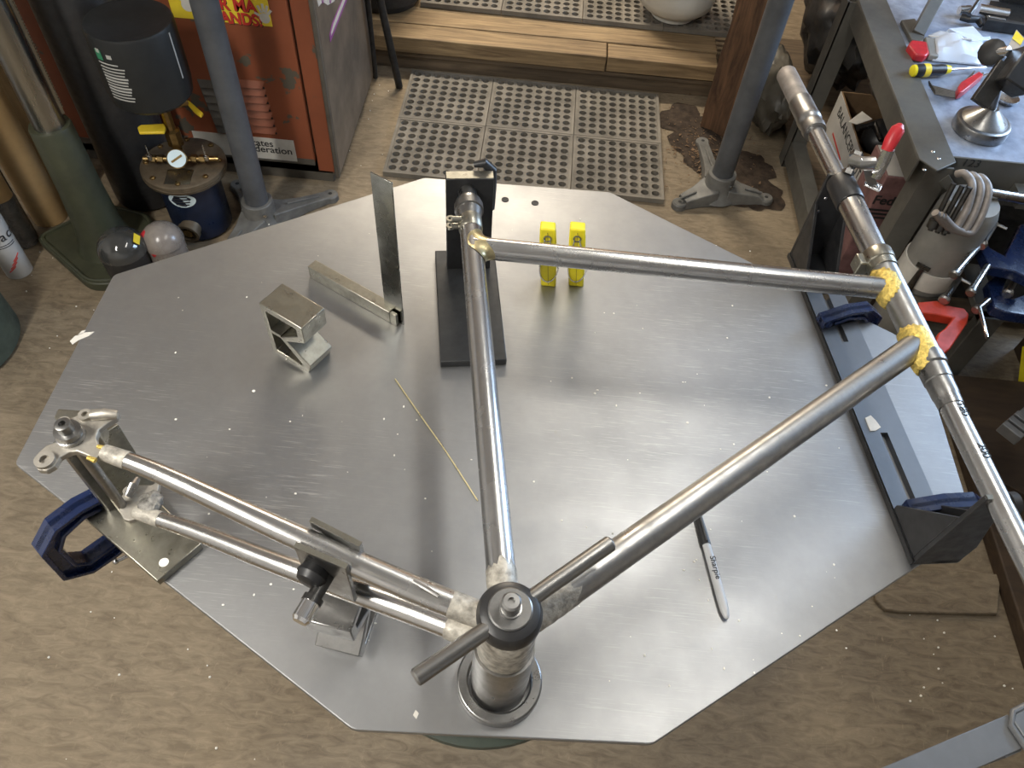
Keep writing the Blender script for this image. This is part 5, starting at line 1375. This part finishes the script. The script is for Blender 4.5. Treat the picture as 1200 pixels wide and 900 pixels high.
# brass rods in a cardboard sleeve
sv0 = thing('rod_carton', 'brown cardboard sleeve holding brass rods behind the red grip', 'carton', tuple(P(1062, 215, 0.30)))
obj('back_flap', B().prism([P(1048, 204, 0.30), P(1080, 207, 0.30), P(1066, 160, 0.44), P(1048, 168, 0.42)], (0, 0.006, 0)), 'cardboard', sv0)
for k in range(7):
    x = 1044 + k * 4.6
    tag(obj('brass_rod', B().cyl(P(x - 2, 204 - k * 0.9, 0.335), P(x + 13, 170 - k * 1.4, 0.46), 0.0026, seg=8), 'brass'), 'thin brass rod standing in the cardboard sleeve', 'brass rod', 'brass rods in the cardboard sleeve')

tag(obj('backing_crate', B().box((1.42, 1.86, 0.20), (0.40, 0.28, 0.30)).box((1.42, 1.86, 0.355), (0.42, 0.30, 0.02)), 'black_satin', bevel=0.004), 'added black crate backing the shaded space behind the white canister', 'crate')  # crate added as dark backing, stands in for the shade under the bench
# ------------------------------------------------------------------ clamps hanging from the rail, white canister
def hung(label, dx, mat_='white_dirty'):
    xy = ((1121 + dx, 204), (1130 + dx, 203), (1138 + dx, 212), (1139 + dx, 224), (1133 + dx, 244), (1124 + dx, 262), (1116 + dx, 269), (1106 + dx * .6, 262), (1096 + dx * .5, 249))
    pts = [PY(x, y + dx * .25, yy) for (x, y), yy in zip(xy, (1.545, 1.535, 1.52, 1.50, 1.475, 1.455, 1.445, 1.445, 1.445))]
    t = thing('hanging_clamp', label, 'clamp', tuple(pts[4]), 'grey clamps hanging on the bench rail')
    obj('clamp_bow', B().sweep(lerp_path(pts, 30), 0.0088, 12), 'grip_grey', t)
    a_ = PY(1118 + dx, 215 + dx * .25, 1.475); b_ = PY(1090 + dx * 0.8, 270 + dx * .25, 1.445)
    obj('clamp_screw', B().cyl(a_, b_, 0.006, seg=12), 'dark_steel', t)
    d_ = (b_ - a_).normalized()
    obj('screw_head', B().lathe(b_ - d_ * 0.03, d_, [(0, 0.008), (0.002, 0.013), (0.022, 0.013), (0.024, 0.009)], 12), 'dark_steel', t)
    return t
hung('grey cast clamp on the bench rail, leftmost of three', 0)
hung('grey cast clamp on the bench rail, middle of three', 10)
hung('grey cast clamp on the bench rail, rightmost of three', 19)
wc = V((1.058, 1.540, 0))
wcn = thing('white_canister', 'dirty white canister with a strap clamp standing beside the bench leg', 'canister', tuple(wc))
obj('shell', B().lathe(wc, Z, [(0, 0.060), (0.01, 0.066), (0.31, 0.066), (0.315, 0.070), (0.52, 0.070), (0.545, 0.060)], 40), 'white_dirty', wcn)
obj('strap', B().ring(wc + Z * 0.300, Z, 0.0735, 0.070, 0.055, 40), 'white_sticker', wcn)
obj('lower_band', B().ring(wc + Z * 0.270, Z, 0.0745, 0.066, 0.010, 40), 'tube_steel_dull', wcn)
wk = wc + V((-0.55, -0.60, 0)).normalized() * 0.080 + Z * 0.33
obj('wing_screw', B().lathe(wk - Z * 0.06, Z, [(0, 0.008), (0.02, 0.011), (0.04, 0.009), (0.10, 0.006)], 10).box(wk + Z * 0.045, (0.034, 0.006, 0.010), V((0.8, -0.6, 0)), V((0.6, 0.8, 0))), 'dark_steel', wcn)
# blue clamps and a red clamp hanging low at the right
def lowclamp(label, poly, z, mat_, t, screw):
    th_ = thing('c_clamp', label, 'clamp', tuple(P(*poly[0], z) - Z * 0.05))
    obj('clamp_frame', B().prism([P(x, y, z) for x, y in poly], (0, 0, -t)), mat_, th_, 0.003)
    a_, b_ = screw
    obj('screw', B().cyl(P(*a_, z + 0.01), P(*b_, z + 0.01), 0.008, seg=14), 'machined_steel', th_)
    d_ = (P(*b_, z) - P(*a_, z)).normalized()
    obj('swivel_pad', B().lathe(P(*b_, z + 0.01) - d_ * 0.012, d_, [(0, 0.012), (0.012, 0.014), (0.016, 0.010)], 14), 'tube_steel', th_)
    u_ = V((d_.y, -d_.x, 0.0)).normalized()
    c_ = P(*a_, z + 0.012)
    obj('tommy_bar', B().sweep([c_ - u_ * 0.03, c_ + u_ * 0.03], 0.004, 8), 'tube_steel', th_)
lowclamp('large blue C-clamp hanging under the bench rail', [(1143, 278), (1150, 270), (1160, 290), (1178, 300), (1196, 262), (1215, 262), (1215, 330), (1190, 318), (1160, 312)], 0.42, 'blue_paint', 0.03, ((1166, 262), (1150, 288)))
lowclamp('large blue C-clamp hanging lowest at the right edge', [(1158, 330), (1170, 318), (1182, 325), (1176, 340), (1186, 350), (1215, 340), (1215, 372), (1180, 366), (1165, 360)], 0.36, 'blue_paint', 0.03, ((1195, 318), (1180, 345)))
lowclamp('red C-clamp hanging behind the head tube', [(1076, 354), (1098, 352), (1106, 357), (1130, 361), (1136, 368), (1134, 378), (1114, 408), (1104, 416), (1095, 405), (1100, 390), (1108, 384), (1118, 372), (1096, 368), (1080, 366)], 0.33, 'red_paint', 0.028, ((1124, 326), (1106, 352)))
for k, (a_, b_, z) in enumerate((((1145, 290), (1119, 320), 0.44), ((1157, 312), (1139, 341), 0.42), ((1158, 352), (1146, 362), 0.36))):
    s_ = thing('clamp_screw', ('bright clamp screw hanging by the white canister', 'bright clamp screw hanging between the two blue clamps', 'short clamp screw with a hanging bar under the blue clamps')[k], 'screw', tuple(P(*b_, z)))
    obj('screw', B().cyl(P(*a_, z), P(*b_, z), 0.0085, seg=14), 'tube_steel', s_)
    obj('end_pad', B().lathe(P(*b_, z), P(*b_, z) - P(*a_, z), [(-0.004, 0.011), (0.008, 0.012), (0.011, 0.008)], 14), 'machined_steel', s_)
    if k == 2: obj('tommy_bar', B().cyl(P(1148, 360, z + 0.012), P(1157, 396, z + 0.012), 0.0045, seg=10), 'tube_steel', s_)

# ------------------------------------------------------------------ wooden side panel, plinth, sign sliver, bracket at the right edge
pp = struct(obj('wall_1', B().box((1.50, 1.03, 0.45), (0.04, 1.10, 0.9)), 'panel_wood', bevel=0.003), 'dark brown plywood partition at the right')  # side panel, lengthened toward the bench to block window light
tr1 = struct(obj('trim_1', B().box((1.34, 0.70, 0.022), (0.28, 1.40, 0.044)), 'panel_wood', bevel=0.004), 'low dark wooden plinth along the floor')
tag(obj('plywood_offcut', B().prism([V((1.20, 1.40, 0.046)), V((1.20, 1.10, 0.046)), V((1.46, 0.92, 0.046)), V((1.46, 1.40, 0.046))], (0.0, 0, 0.02)), 'panel_wood', bevel=0.002), 'dark plywood offcut lying on the plinth', 'plywood')
tag(obj('yellow_card', B().prism([PX(1193, 448, 1.42), PX(1205, 450, 1.42), PX(1208, 404, 1.42), PX(1198, 406, 1.42)], (0.004, 0, 0)), 'yellow_plastic'), 'sliver of a yellow card at the right edge', 'card')
gb = thing('grey_bracket', 'small grey ribbed bracket at the right edge', 'bracket', tuple(P(1192, 500, 0.25)))
for k in range(3):
    p = P(1184 + k * 7, 507 - k * 6, 0.25)
    obj('rib', B().box(p, (0.018, 0.05, 0.03), V((0.75, 0.65, 0)), V((-0.65, 0.75, 0))), 'grey_sheet', gb, 0.002)
obj('back_bar', B().box(P(1195, 492, 0.243), (0.10, 0.03, 0.012), V((0.75, 0.65, 0)), V((-0.65, 0.75, 0))), 'grey_sheet', gb, 0.002)

# ------------------------------------------------------------------ steel cart corner at the lower right
CZ = 0.50
ck = P(1179, 842, CZ)
da = (P(1045, 899, CZ) - ck); da.z = 0; da.normalize()
db_ = V((-da.y, da.x, 0)); db_ = db_ if db_.y < 0 else -db_
ct = thing('steel_cart', 'grey sheet steel cart with a rolled rim in the lower right corner', 'cart', (ck.x, ck.y, 0))
def cp(a_, b_, z): return V((ck.x, ck.y, 0)) + da * a_ + db_ * b_ + Z * z
obj('side_sheet', B().prism([cp(0.0, 0.0, CZ), cp(0.45, 0.0, CZ), cp(0.45, 0.0, CZ - 0.10), cp(0.0, 0.0, CZ - 0.10)], db_ * 0.004), 'grey_sheet', ct)
obj('rim', B().prism([cp(-0.004, -0.004, CZ), cp(0.45, -0.004, CZ), cp(0.45, 0.042, CZ), cp(-0.004, 0.042, CZ)], (0, 0, 0.004)), 'grey_sheet', ct, 0.001)
obj('end_sheet', B().prism([cp(0.0, 0.0, CZ + 0.006), cp(0.0, 0.50, CZ + 0.006), cp(-0.16, 0.50, CZ + 0.006), cp(-0.16, -0.01, CZ + 0.006)], (0, 0, 0.006)), 'grey_sheet', ct, 0.002)
obj('rolled_edge', B().sweep([cp(-0.16, -0.012, CZ + 0.009), cp(-0.01, -0.004, CZ + 0.009), cp(0.006, 0.010, CZ + 0.009), cp(0.006, 0.50, CZ + 0.009)], 0.005, 10), 'grey_sheet', ct)
for a_, b_ in ((0.02, 0.03), (0.42, 0.03), (-0.14, 0.03), (0.02, 0.46)):
    obj('leg', B().box(cp(a_, b_, CZ / 2 - 0.0025), (0.03, 0.03, CZ - 0.005), da, db_), 'grey_sheet', ct)
